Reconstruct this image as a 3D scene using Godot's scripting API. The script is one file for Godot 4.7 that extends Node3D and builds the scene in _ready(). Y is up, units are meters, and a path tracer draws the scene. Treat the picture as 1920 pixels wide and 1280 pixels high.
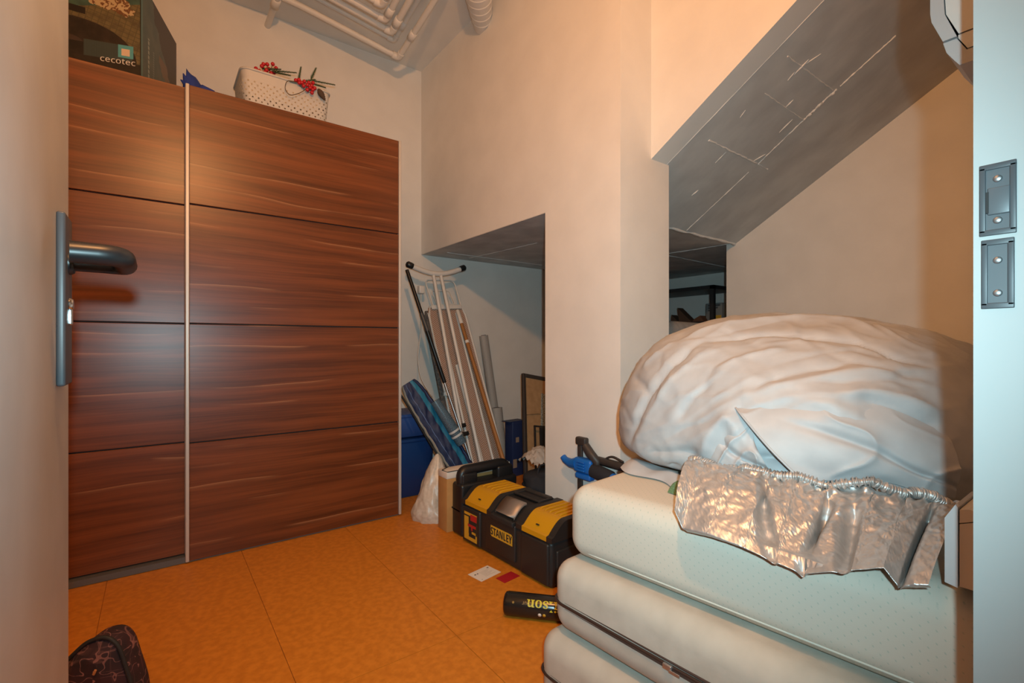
extends Node3D
# A store room under a stair, seen from its doorway. x runs along the back wall, -z towards it, metres.

const EYE := Vector3(0, 0.92, 0)
const YAW := -36.634
const CEIL := 2.84
const BACK := -3.09      # face of the back wall
const SIDE := 1.5        # face of the pier and the beam
const SLAB := 1.55       # underside of the low slab

var M := {}
var taken := {}
var rng := RandomNumberGenerator.new()

# ------------------------------------------------------------------ helpers
func lin(r: float, g: float, b: float) -> Color:
	return Color(r, g, b).linear_to_srgb()

func mat(called: String, c: Color, rough := 0.6, metal := 0.0) -> StandardMaterial3D:
	var m := StandardMaterial3D.new()
	m.resource_name = called
	m.albedo_color = c
	m.roughness = rough
	m.metallic = metal
	M[called] = m
	return m

func noise(freq: float, sd: int, octaves := 4) -> FastNoiseLite:
	var n := FastNoiseLite.new()
	n.noise_type = FastNoiseLite.TYPE_SIMPLEX_SMOOTH
	n.frequency = freq
	n.seed = sd
	n.fractal_octaves = octaves
	return n

func noise_tex(freq: float, sd: int, lo: Color, hi: Color, size := 512, octaves := 5) -> NoiseTexture2D:
	var t := NoiseTexture2D.new()
	t.width = size
	t.height = size
	t.seamless = true
	t.noise = noise(freq, sd, octaves)
	var g := Gradient.new()
	g.set_color(0, lo)
	g.set_color(1, hi)
	g.set_offset(0, 0.2)
	g.set_offset(1, 0.8)
	t.color_ramp = g
	return t

func bump_tex(freq: float, sd: int, size := 512) -> NoiseTexture2D:
	var t := NoiseTexture2D.new()
	t.width = size
	t.height = size
	t.seamless = true
	t.noise = noise(freq, sd, 5)
	return t

func rough_mat(called: String, lo: Color, hi: Color, freq: float, sd: int, rough: float, scale: float, relief := 0.0, world := true) -> StandardMaterial3D:
	var m := mat(called, Color.WHITE, rough)
	m.albedo_texture = noise_tex(freq, sd, lo, hi)
	m.uv1_triplanar = true
	m.uv1_world_triplanar = world
	m.uv1_scale = Vector3.ONE * scale
	if relief > 0.0:
		m.heightmap_enabled = true
		m.heightmap_texture = bump_tex(freq * 2.0, sd + 7)
		m.heightmap_scale = relief
	return m

func begin() -> SurfaceTool:
	var st := SurfaceTool.new()
	st.begin(Mesh.PRIMITIVE_TRIANGLES)
	return st

func quad(st: SurfaceTool, a: Vector3, b: Vector3, c: Vector3, d: Vector3, sm := -1) -> void:
	st.set_smooth_group(sm)
	for p in [a, b, c, a, c, d]:
		st.add_vertex(p)

func tri(st: SurfaceTool, a: Vector3, b: Vector3, c: Vector3, sm := -1) -> void:
	st.set_smooth_group(sm)
	for p in [a, b, c]:
		st.add_vertex(p)

func uvquad(st: SurfaceTool, a: Vector3, b: Vector3, c: Vector3, d: Vector3, r := Rect2(0, 0, 1, 1)) -> void:
	# a top left, b top right, c bottom right, d bottom left
	st.set_smooth_group(-1)
	var u := [r.position, Vector2(r.end.x, r.position.y), r.end, Vector2(r.position.x, r.end.y)]
	var p := [a, b, c, d]
	for i in [0, 1, 2, 0, 2, 3]:
		st.set_uv(u[i])
		st.add_vertex(p[i])

func box(st: SurfaceTool, lo: Vector3, hi: Vector3, b := Basis(), o := Vector3.ZERO) -> void:
	var p := []
	for i in 8:
		p.append(o + b * Vector3(hi.x if i & 1 else lo.x, hi.y if i & 2 else lo.y, hi.z if i & 4 else lo.z))
	for f in [[0, 1, 3, 2], [5, 4, 6, 7], [4, 0, 2, 6], [1, 5, 7, 3], [2, 3, 7, 6], [4, 5, 1, 0]]:
		quad(st, p[f[3]], p[f[2]], p[f[1]], p[f[0]])

func rbox(st: SurfaceTool, c: Vector3, s: Vector3, r: float, b := Basis(), n := 2) -> void:
	# box with rounded edges
	var h := s * 0.5
	r = minf(r, minf(h.x, minf(h.y, h.z)) * 0.98)
	var axes := [[0, 1, 2], [1, 2, 0], [2, 0, 1]]
	for ax in axes:
		for sg in [-1.0, 1.0]:
			var cu := _cuts(h[ax[1]], r, n)
			var cv := _cuts(h[ax[2]], r, n)
			var rows := []
			for u in cu:
				var row := PackedVector3Array()
				for v in cv:
					var p := Vector3.ZERO
					p[ax[0]] = sg * h[ax[0]]
					p[ax[1]] = u
					p[ax[2]] = v
					var inner := Vector3(clampf(p.x, -h.x + r, h.x - r), clampf(p.y, -h.y + r, h.y - r), clampf(p.z, -h.z + r, h.z - r))
					var q := inner + (p - inner).normalized() * r
					row.append(c + b * q)
				rows.append(row)
			if sg > 0.0:
				rows.reverse()
			grid(st, rows, false, 1)

func _cuts(h: float, r: float, n: int) -> Array:
	var a := []
	for i in n + 1:
		a.append(-(h - r) - r * tan(PI / 4.0 * (1.0 - float(i) / n)))
	for i in n + 1:
		a.append((h - r) + r * tan(PI / 4.0 * float(i) / n))
	return a

func grid(st: SurfaceTool, rows: Array, closed := false, sm := 0, uvs := []) -> void:
	st.set_smooth_group(sm)
	var nr := rows.size()
	for i in (nr if closed else nr - 1):
		var r0: PackedVector3Array = rows[i]
		var r1: PackedVector3Array = rows[(i + 1) % nr]
		for j in r0.size() - 1:
			var q := [r0[j], r0[j + 1], r1[j + 1], r1[j]]
			var k := [[i, j], [i, j + 1], [i + 1, j + 1], [i + 1, j]]
			for t in [0, 1, 2, 0, 2, 3]:
				if uvs:
					st.set_uv(Vector2(uvs[0][k[t][0]], uvs[1][k[t][1]]))
				st.add_vertex(q[t])

func fillet(pts: Array, r: float, n := 5) -> PackedVector3Array:
	var out := PackedVector3Array()
	for i in pts.size():
		if i == 0 or i == pts.size() - 1:
			out.append(pts[i])
			continue
		var p: Vector3 = pts[i]
		var a: Vector3 = pts[i - 1] - p
		var b: Vector3 = pts[i + 1] - p
		var k := minf(r, minf(a.length(), b.length()) * 0.49)
		var pa := p + a.normalized() * k
		var pb := p + b.normalized() * k
		for j in n + 1:
			var t := float(j) / n
			out.append(pa.lerp(p, t).lerp(p.lerp(pb, t), t))
	return out

func tube(st: SurfaceTool, pts: Variant, r: Variant, n := 10, sx := 1.0) -> void:
	var rows := []
	var up := Vector3.UP
	var d0: Vector3 = (pts[1] - pts[0]).normalized()
	if absf(d0.dot(up)) > 0.9:
		up = Vector3.RIGHT
	var side := d0.cross(up).normalized()
	for i in pts.size():
		var a: Vector3 = pts[maxi(i - 1, 0)]
		var b: Vector3 = pts[mini(i + 1, pts.size() - 1)]
		var d := (b - a).normalized()
		side = (side - d * side.dot(d)).normalized()
		var upv := side.cross(d)
		var rr: float = r[i] if r is Array else r
		var row := PackedVector3Array()
		for j in n + 1:
			var t := TAU * j / n
			row.append(pts[i] + (side * cos(t) * sx + upv * sin(t)) * rr)
		rows.append(row)
	grid(st, rows, false, 1)
	for e in [0, rows.size() - 1]:
		var row: PackedVector3Array = rows[e]
		for j in n:
			if e == 0:
				tri(st, pts[0], row[j + 1], row[j])
			else:
				tri(st, pts[-1], row[j], row[j + 1])

func bar(st: SurfaceTool, a: Vector3, b: Vector3, r: float, n := 10) -> void:
	tube(st, [a, b], r, n)

func lathe(st: SurfaceTool, prof: Array, n := 24, xf := Transform3D()) -> void:
	var rows := []
	for i in n + 1:
		var t := TAU * i / n
		var row := PackedVector3Array()
		for p in prof:
			row.append(xf * Vector3(p[0] * cos(t), p[1], p[0] * sin(t)))
		rows.append(row)
	grid(st, rows, false, 1)

func extrude(st: SurfaceTool, poly: PackedVector2Array, d: float, xf: Transform3D) -> void:
	# poly in local xy, from z = 0 to z = d
	var idx := Geometry2D.triangulate_polygon(poly)
	for i in range(0, idx.size(), 3):
		var a := poly[idx[i]]
		var b := poly[idx[i + 1]]
		var c := poly[idx[i + 2]]
		tri(st, xf * Vector3(a.x, a.y, d), xf * Vector3(c.x, c.y, d), xf * Vector3(b.x, b.y, d))
		tri(st, xf * Vector3(a.x, a.y, 0), xf * Vector3(b.x, b.y, 0), xf * Vector3(c.x, c.y, 0))
	for i in poly.size():
		var a := poly[i]
		var b := poly[(i + 1) % poly.size()]
		quad(st, xf * Vector3(a.x, a.y, 0), xf * Vector3(a.x, a.y, d), xf * Vector3(b.x, b.y, d), xf * Vector3(b.x, b.y, 0))

func numbered(called: String) -> String:
	var k: int = taken.get(called, -1) + 1
	taken[called] = k
	return called if k == 0 else "%s_%03d" % [called, k]

func mesh_of(st: SurfaceTool) -> ArrayMesh:
	st.index()
	st.generate_normals()
	return st.commit()

func put(called: String, mesh: Mesh, m: Material, parent: Node3D = self) -> MeshInstance3D:
	var o := MeshInstance3D.new()
	o.name = numbered(called) if parent == self else called
	o.mesh = mesh
	o.material_override = m
	o.cast_shadow = GeometryInstance3D.SHADOW_CASTING_SETTING_ON
	parent.add_child(o, true)
	return o

func obj(called: String, st: SurfaceTool, m: Material, parent: Node3D = self) -> MeshInstance3D:
	return put(called, mesh_of(st), m, parent)

func tag(o: Node3D, label: String, category: String, group := "") -> Node3D:
	o.set_meta("label", label)
	o.set_meta("category", category)
	if group:
		o.set_meta("group", group)
	return o

func thing(called: String, label: String, category: String, at := Vector3.ZERO, b := Basis(), group := "") -> Node3D:
	var o := Node3D.new()
	o.name = numbered(called)
	add_child(o)
	o.transform = Transform3D(b, at)
	return tag(o, label, category, group)

func struct(called: String, st: SurfaceTool, m: Material, label: String, category: String) -> MeshInstance3D:
	var o := obj(called, st, m)
	o.set_meta("kind", "structure")
	tag(o, label, category)
	return o

func font(called := "Droid Sans", weight := 400) -> SystemFont:
	var f := SystemFont.new()
	f.font_names = PackedStringArray([called])
	f.font_weight = weight
	return f

func lettering(called: String, words: String, height: float, m: Material, parent: Node3D, xf: Transform3D, weight := 400, wide := 1.0) -> MeshInstance3D:
	var t := TextMesh.new()
	t.text = words
	t.font = font("Droid Sans", weight)
	t.font_size = 64
	t.pixel_size = height / 46.0
	t.depth = 0.0008
	t.curve_step = 2.0
	var o := put(called, t, m, parent)
	o.transform = xf * Transform3D(Basis.from_scale(Vector3(wide, 1, 1)), Vector3.ZERO)
	return o

func along(a: Vector3, b: Vector3, t: float) -> Vector3:
	return a.lerp(b, t)

# ------------------------------------------------------------------ the place
func _ready() -> void:
	rng.seed = 7
	# camera
	var cam := Camera3D.new()
	cam.name = "camera"
	add_child(cam)
	cam.position = EYE
	cam.rotation_degrees = Vector3(0, YAW, 0)
	cam.near = 0.02
	cam.far = 50.0
	var near := 0.02
	cam.set_frustum(near * 1280.0 / 897.0, Vector2(0, near * 5.0 / 897.0), near, 50.0)
	cam.current = true
	# surroundings and exposure
	var env := Environment.new()
	env.background_mode = Environment.BG_COLOR
	env.background_color = Color(0.05, 0.055, 0.06)
	env.tonemap_mode = Environment.TONE_MAPPER_LINEAR
	env.tonemap_exposure = 1.0
	env.sdfgi_enabled = true
	env.ssao_enabled = true
	env.ssil_enabled = true
	var we := WorldEnvironment.new()
	we.name = "surroundings"
	we.environment = env
	add_child(we)
	# the photographer's flash, just above and behind the lens
	var fl := SpotLight3D.new()
	fl.name = "flash_light"
	add_child(fl)
	fl.position = Vector3(0.0, 0.985, 0.06)
	fl.rotation_degrees = Vector3(0, YAW, 0)
	fl.spot_angle = 58.0
	fl.spot_angle_attenuation = 0.9
	fl.spot_range = 12.0
	fl.spot_attenuation = 2.0
	fl.light_color = lin(0.56, 0.88, 0.97)
	fl.light_energy = 2.3
	fl.light_size = 0.012
	fl.shadow_enabled = true
	# the warm bulkhead lamp on the wall over the door
	var wl := SpotLight3D.new()
	wl.name = "bulkhead_light"
	add_child(wl)
	wl.position = Vector3(0.17, 2.27, -0.235)
	wl.spot_angle = 89.5      # its back plate keeps the light in front of the wall
	wl.spot_angle_attenuation = 0.1
	wl.spot_range = 12.0
	wl.spot_attenuation = 2.0
	wl.light_color = lin(1.0, 0.45, 0.16)
	wl.light_energy = 1.95
	wl.light_size = 0.04
	wl.shadow_enabled = true

	materials()
	shell()
	doorway()
	pipes()
	wardrobe()
	on_the_wardrobe()
	mattresses()
	cover()
	niche()
	floor_things()
	far_room()
	lamps()

func materials() -> void:
	rough_mat("plaster", lin(0.76, 0.73, 0.68), lin(0.80, 0.77, 0.72), 0.012, 3, 0.85, 0.6, 0.08)
	rough_mat("concrete", lin(0.53, 0.52, 0.50), lin(0.67, 0.66, 0.63), 0.01, 11, 0.9, 0.8, 0.15)
	rough_mat("painted_strip", lin(0.56, 0.55, 0.53), lin(0.61, 0.60, 0.58), 0.01, 12, 0.85, 0.8)
	rough_mat("ridge", lin(0.70, 0.68, 0.65), lin(0.82, 0.80, 0.77), 0.05, 13, 0.9, 3.0)
	rough_mat("tile", lin(0.53, 0.175, 0.012), lin(0.65, 0.230, 0.020), 0.03, 21, 0.5, 1.9)
	mat("joint", lin(0.42, 0.14, 0.014), 0.9)
	rough_mat("door_paint", lin(0.63, 0.66, 0.68), lin(0.69, 0.72, 0.74), 0.008, 31, 0.45, 1.5)
	mat("jamb_paint", lin(0.44, 0.45, 0.44), 0.5)
	mat("black_plastic", lin(0.012, 0.012, 0.013), 0.38)
	mat("matt_black", lin(0.018, 0.017, 0.017), 0.7)
	mat("plate_grey", lin(0.065, 0.07, 0.078), 0.4)
	mat("chrome", lin(0.7, 0.7, 0.7), 0.25, 1.0)
	mat("strike_well", lin(0.10, 0.11, 0.12), 0.35)
	mat("dull_metal", lin(0.45, 0.46, 0.47), 0.4, 0.9)
	mat("alu", lin(0.60, 0.57, 0.53), 0.45, 0.35)
	mat("white_pipe", lin(0.76, 0.73, 0.68), 0.45)
	mat("white_enamel", lin(0.74, 0.72, 0.68), 0.35)
	mat("carcass", lin(0.085, 0.035, 0.02), 0.5)
	mat("rail_grey", lin(0.13, 0.13, 0.13), 0.5, 0.3)

func shell() -> void:
	var pl: Material = M.plaster
	# floor: bed with tiles 45.7 cm square
	var st := begin()
	box(st, Vector3(-1.2, -0.1, -3.3), Vector3(4.2, -0.004, 1.2))
	var fl := struct("floor", st, M.joint, "orange brown vinyl tile floor", "floor")
	st = begin()
	var s := 0.457 * 0.5 - 0.0009
	box(st, Vector3(-s, -0.006, -s), Vector3(s, 0, s))
	var tile := mesh_of(st)
	for i in range(-3, 8):
		for j in range(-6, 3):
			var o := put("tile", tile, M.tile, fl)
			o.position = Vector3(0.304 + 0.457 * (i + 0.5), 0, -1.316 + 0.457 * (j + 0.5) + 0.914)
	# ceiling
	st = begin()
	box(st, Vector3(-1.2, CEIL, BACK - 0.15), Vector3(1.9, CEIL + 0.15, 0.06))
	struct("ceiling", st, pl, "plastered ceiling carrying the white pipes", "ceiling")
	# walls
	st = begin()
	box(st, Vector3(-1.2, 0, BACK - 0.15), Vector3(4.2, CEIL, BACK))
	struct("wall_back", st, pl, "pale plaster wall behind the wardrobe", "wall")
	st = begin()
	box(st, Vector3(-1.2, 0, BACK), Vector3(-1.05, CEIL, 0.06))
	struct("wall_left", st, pl, "plaster wall at the hidden end of the wardrobe", "wall")
	# pier between the two openings, with the beam over the niche
	st = begin()
	box(st, Vector3(SIDE - 0.003, 0, -1.746), Vector3(1.818, CEIL, -1.283))
	struct("wall_pier", st, pl, "pale plaster pier standing between the two niches", "pier")
	st = begin()
	box(st, Vector3(SIDE, SLAB + 0.004, BACK), Vector3(1.818, CEIL, -1.746))
	struct("wall_beam", st, pl, "plaster wall over the low niche beside the wardrobe", "wall")
	# upper wall with its sloping lower edge
	st = begin()
	var zf := -0.115
	var y0 := 1.709
	var y1 := 1.709 + 0.595 * (zf + 1.283)
	var poly := PackedVector2Array([Vector2(-1.283, y0), Vector2(zf, y1), Vector2(zf, CEIL), Vector2(-1.283, CEIL)])
	var side_on := Transform3D(Basis(Vector3(0, 0, 1), Vector3(0, 1, 0), Vector3(1, 0, 0)), Vector3.ZERO)
	extrude(st, poly, 0.106, side_on.translated(Vector3(1.694, 0, 0)))
	struct("wall_stair", st, pl, "plaster wall cut off slantwise along the stair underside", "wall")
	# stair underside: the smooth strip and the raw concrete
	st = begin()
	var ze := -1.56
	var ye := 1.709 + 0.595 * (ze + 1.283)
	var slab := PackedVector2Array([Vector2(ze, ye), Vector2(zf + 0.16, y1 + 0.595 * 0.16), Vector2(zf + 0.16, y1 + 0.35), Vector2(ze, ye + 0.25)])
	extrude(st, slab, 1.22, side_on.translated(Vector3(1.8, 0.001, 0)))
	var sof := struct("ceiling_stair", st, M.concrete, "raw grey concrete underside of the stair", "ceiling")
	# plaster ridges in the joints of the shuttering
	var down := Vector3(0, 0.595, 1).normalized()
	var outw := Vector3(0, -1, 0.595).normalized()
	var lines := [
		[Vector3(2.36, 0, -1.55), Vector3(2.335, 0, -1.19), 0.0035], [Vector3(2.335, 0, -1.146), Vector3(2.312, 0, -0.93), 0.005],
		[Vector3(2.312, 0, -0.93), Vector3(2.305, 0, -0.80), 0.009], [Vector3(2.305, 0, -0.79), Vector3(2.302, 0, -0.6), 0.005],
		[Vector3(2.33, 0, -1.146), Vector3(1.90, 0, -1.142), 0.005], [Vector3(2.312, 0, -0.934), Vector3(1.95, 0, -0.929), 0.0025],
		[Vector3(2.29, 0, -0.811), Vector3(1.88, 0, -0.814), 0.003], [Vector3(2.44, 0, -1.15), Vector3(2.34, 0, -1.146), 0.004],
		[Vector3(1.803, 0, -1.54), Vector3(1.803, 0, -0.3), 0.0025], [Vector3(1.83, 0, -1.562), Vector3(2.89, 0, -1.562), 0.011]]
	for l in lines:
		st = begin()
		var a: Vector3 = l[0]
		var b: Vector3 = l[1]
		var n := 26
		var pts := []
		var rs := []
		for i in n + 1:
			var p := a.lerp(b, float(i) / n)
			p += Vector3(rng.randf_range(-1, 1), 0, rng.randf_range(-1, 1)) * l[2] * 0.35
			p.y = 1.709 + 0.595 * (p.z + 1.283)
			pts.append(p - outw * l[2] * 0.3)
			rs.append(l[2] * rng.randf_range(0.45, 1.15))
		tube(st, pts, rs, 6)
		obj("plaster_ridge", st, M.ridge, sof)
	for i in 9:
		st = begin()
		var p := Vector3(rng.randf_range(1.86, 2.3), 0, rng.randf_range(-1.4, -0.6))
		p.y = 1.709 + 0.595 * (p.z + 1.283)
		var d := (Vector3(rng.randf_range(-0.9, 0.9), 0, 1)).normalized()
		d.y = 0.595 * d.z
		var k := rng.randf_range(0.008, 0.03)
		tube(st, [p - d * k, p, p + d * k], [0.0012, rng.randf_range(0.002, 0.0045), 0.001], 6)
		obj("plaster_smear", st, M.ridge, sof)
	# low slab over the niches
	st = begin()
	box(st, Vector3(1.5, SLAB, BACK), Vector3(1.818, SLAB + 0.004, -1.746))
	box(st, Vector3(1.818, SLAB, BACK), Vector3(4.1, SLAB + 0.2, -1.562))
	var low := struct("ceiling_niche", st, M.concrete, "low raw concrete slab over the niches", "ceiling")
	for l in [[Vector3(2.85, SLAB, -2.06), Vector3(2.89, SLAB, -1.6), 0.005], [Vector3(2.6, SLAB, -2.05), Vector3(3.9, SLAB, -2.1), 0.006], [Vector3(1.9, SLAB, -2.3), Vector3(1.84, SLAB, -3.0), 0.003], [Vector3(1.6, SLAB, -2.905), Vector3(2.6, SLAB, -2.92), 0.004]]:
		st = begin()
		var pts := []
		var rs := []
		for i in 21:
			pts.append((l[0] as Vector3).lerp(l[1], i / 20.0) + Vector3(rng.randf_range(-1, 1), 0, rng.randf_range(-1, 1)) * 0.004)
			rs.append(l[2] * rng.randf_range(0.4, 1.1))
		tube(st, pts, rs, 6)
		obj("plaster_ridge", st, M.ridge, low)
	# wall under the stair and the far wall
	st = begin()
	extrude(st, PackedVector2Array([Vector2(-1.62, 0), Vector2(zf + 0.16, 0), Vector2(zf + 0.16, y1 + 0.3), Vector2(ze, ye + 0.2), Vector2(-1.62, ye + 0.2)]), 0.12, side_on.translated(Vector3(2.896, 0, 0)))
	struct("wall_right", st, pl, "plaster wall under the slanting stair behind the covered heap", "wall")
	st = begin()
	box(st, Vector3(4.0, 0, BACK), Vector3(4.15, SLAB + 0.1, -1.4))
	struct("wall_far", st, pl, "dim wall behind the black shelf rack", "wall")
	st = begin()
	box(st, Vector3(3.0, 0, -1.62), Vector3(4.15, SLAB + 0.1, -1.45))
	struct("wall_recess", st, pl, "return wall closing the recess by the rack", "wall")
	# wall with the doorway
	st = begin()
	box(st, Vector3(-1.2, 0, zf), Vector3(-0.165, CEIL, 0.05))
	box(st, Vector3(0.745, 0, zf), Vector3(3.05, CEIL, 0.05))
	box(st, Vector3(-0.165, 2.075, zf), Vector3(0.745, CEIL, 0.05))
	struct("wall_door", st, pl, "plaster wall around the doorway", "wall")

func doorway() -> void:
	var st := begin()
	# steel frame: two jambs and a head
	box(st, Vector3(0.70, 0, -0.116), Vector3(0.75, 2.08, 0.055))
	box(st, Vector3(-0.17, 0, -0.105), Vector3(-0.146, 2.08, 0.055))
	box(st, Vector3(-0.146, 2.04, -0.116), Vector3(0.70, 2.08, 0.055))
	var fr := struct("trim_1", st, M.jamb_paint, "white painted steel door frame with black strike plates", "door frame")
	for k in 2:
		var yc: float = [1.0705, 0.993][k]
		var h: float = [0.0745, 0.072][k]
		var zc := -0.0975
		var node := Node3D.new()
		node.name = "strike_plate"
		fr.add_child(node, true)
		node.position = Vector3(0.70, yc, zc)
		st = begin()
		var w: float = [0.0275, 0.0245][k]
		for sgn in [-1.0, 1.0]:
			rbox(st, Vector3(-0.0006, sgn * (h * 0.5 - 0.003), 0), Vector3(0.0034, 0.006, w), 0.0008)
			rbox(st, Vector3(-0.0006, 0, sgn * (w * 0.5 - 0.0025)), Vector3(0.0034, h - 0.006, 0.005), 0.0008)
		obj("rim", st, M.plate_grey, node)
		st = begin()
		box(st, Vector3(-0.0006, -h * 0.5 + 0.004, -w * 0.5 + 0.003), Vector3(0.002, h * 0.5 - 0.004, w * 0.5 - 0.003))
		obj("recess", st, M.strike_well, node)
		if k == 0:
			st = begin()
			rbox(st, Vector3(-0.0012, -0.002, 0.001), Vector3(0.004, 0.028, 0.0165), 0.001)
			obj("latch_tongue", st, M.strike_well, node)
			st = begin()
			box(st, Vector3(-0.0036, -0.014, -0.0085), Vector3(0.0, 0.008, -0.0062))
			obj("latch_slot", st, M.matt_black, node)
		for yy in ([-0.022, 0.021] if k == 0 else [-0.02, 0.014]):
			st = begin()
			lathe(st, [[0.0, 0.0016], [0.0028, 0.0016], [0.0036, 0.0008], [0.0038, 0.0]], 16, Transform3D(Basis(Vector3(0, 0, 1), Vector3(-1, 0, 0), Vector3(0, -1, 0)), Vector3(-0.0006, yy, 0)))
			obj("screw", st, M.dull_metal, node)
	# door leaf, opened into the room
	st = begin()
	rbox(st, Vector3(-0.124, 1.02, -0.5385), Vector3(0.04, 2.02, 0.839), 0.0015, Basis(), 1)
	var door := struct("door_1", st, M.door_paint, "pale grey door leaf standing open with black lever handle", "door")
	st = begin()
	rbox(st, Vector3(-0.0996, 0.979, -0.879), Vector3(0.0092, 0.228, 0.064), 0.003)
	var plate := obj("handle_plate", st, M.plate_grey, door)
	plate.set_meta("label", "dark grey plastic back plate")
	st = begin()
	var path := fillet([Vector3(-0.096, 1.03, -0.882), Vector3(-0.034, 1.03, -0.882), Vector3(-0.034, 1.03, -0.775), Vector3(-0.083, 1.03, -0.768)], 0.024, 8)
	var rs := []
	for i in path.size():
		rs.append(lerpf(0.0102, 0.0128, clampf(float(i) / 9.0, 0, 1)))
	tube(st, path, rs, 18)
	obj("lever", st, M.black_plastic, door)
	st = begin()
	lathe(st, [[0.0, 0.006], [0.0135, 0.006], [0.0155, 0.003], [0.0155, 0.0]], 20, Transform3D(Basis(Vector3(0, 0, 1), Vector3(1, 0, 0), Vector3(0, 1, 0)), Vector3(-0.0955, 1.03, -0.882)))
	obj("lever_collar", st, M.black_plastic, door)
	st = begin()
	rbox(st, Vector3(-0.094, 0.957, -0.879), Vector3(0.006, 0.022, 0.009), 0.002)
	lathe(st, [[0.0, 0.004], [0.007, 0.004], [0.0085, 0.0]], 18, Transform3D(Basis(Vector3(0, 0, 1), Vector3(1, 0, 0), Vector3(0, 1, 0)), Vector3(-0.0945, 0.974, -0.879)))
	obj("lock_cylinder", st, M.chrome, door)

func pipes() -> void:
	# nested pipe runs under the ceiling, each falling a little towards its bend
	var runs := [
		[Vector3(1.214, 2.71, -2.82), 0.0165, 0.026, "outermost"], [Vector3(1.155, 2.757, -2.75), 0.0125, 0.022, "slimmer"],
		[Vector3(1.083, 2.71, -2.615), 0.0165, 0.026, "middle"], [Vector3(1.014, 2.71, -2.536), 0.0165, 0.026, "inner"],
		[Vector3(0.955, 2.71, -2.435), 0.0165, 0.026, "innermost"]]
	var says := ["outermost white ceiling pipe, bending nearest the room corner", "slimmer white ceiling pipe running above the outermost one", "white ceiling pipe third from the room corner", "white ceiling pipe fourth from the room corner", "innermost white ceiling pipe, its bend cut by the picture edge"]
	for k in runs.size():
		var c: Vector3 = runs[k][0]
		var r: float = runs[k][1]
		var t := thing("ceiling_pipe", says[k], "pipe", c, Basis(), "nested pipes under the ceiling")
		var l1 := 0.62
		var l2 := 0.66
		var a := Vector3(-l1, 0.14 * l1, 0)
		var b := Vector3(0, 0.163 * l2, l2)
		# beyond the fall both legs run on level
		var st := begin()
		tube(st, fillet([a + Vector3(-0.9, 0, 0), a, Vector3.ZERO + a.normalized() * 0.03], 0.1, 4), r, 14)
		obj("long_leg", st, M.white_pipe, t)
		st = begin()
		tube(st, fillet([b.normalized() * 0.03, b, b + Vector3(0, 0, 1.2)], 0.1, 4), r, 14)
		obj("short_leg", st, M.white_pipe, t)
		st = begin()
		var e := 0.042
		tube(st, fillet([a.normalized() * e, Vector3.ZERO, b.normalized() * e], 0.03, 6), r * 1.28, 14)
		obj("elbow", st, M.white_pipe, t)
		st = begin()
		var f: float = [0.17, 0.10, 0.05, 0.03, 0.05][k]
		tube(st, [b.normalized() * (f + 0.0), b.normalized() * (f + 0.002), b.normalized() * (f + 0.058), b.normalized() * (f + 0.06)], [r * 1.02, r * 1.32, r * 1.32, r * 1.02], 14)
		obj("coupling", st, M.white_pipe, t)
		# hangers up to the ceiling
		for q in [a + Vector3(-0.3, 0, 0), b + Vector3(0, 0, 0.3)]:
			st = begin()
			bar(st, q, Vector3(q.x, CEIL - c.y, q.z), 0.004, 6)
			obj("hanger", st, M.dull_metal, t)
	# pipe that ends in the back wall
	var w := thing("wall_pipe", "short white pipe running into the back wall over the basket", "pipe", Vector3(0.52, 2.775, BACK))
	var st := begin()
	bar(st, Vector3(0, 0, 0), Vector3(0, 0.0, 0.8), 0.0165, 14)
	obj("pipe_run", st, M.white_pipe, w)
	st = begin()
	tube(st, [Vector3(0, 0, 0.20), Vector3(0, 0, 0.202), Vector3(0, 0, 0.27), Vector3(0, 0, 0.272)], [0.017, 0.0225, 0.0225, 0.017], 14)
	obj("coupling", st, M.white_pipe, w)
	# wide duct that enters the wall over the niche
	var e := Vector3(1.5, 2.755, -2.30)
	var u := Vector3(-0.62, 0, 0.785).normalized()
	var d := thing("ventilation_duct", "wide white ribbed duct entering the wall over the niche", "duct", e)
	st = begin()
	var pts := []
	var rs := []
	for i in 60:
		var x := i * 0.012 - 0.02
		pts.append(u * x)
		rs.append(lerpf(0.052, 0.072, clampf(x / 0.25, 0, 1)))
	tube(st, pts, rs, 24)
	obj("tube", st, M.white_pipe, d)
	for k in 5:
		st = begin()
		var x := 0.05 + k * 0.055
		var r := lerpf(0.052, 0.072, clampf(x / 0.25, 0, 1))
		tube(st, [u * (x - 0.005), u * x, u * (x + 0.005)], [r, r + 0.004, r], 24)
		obj("rib", st, M.white_pipe, d)

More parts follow.
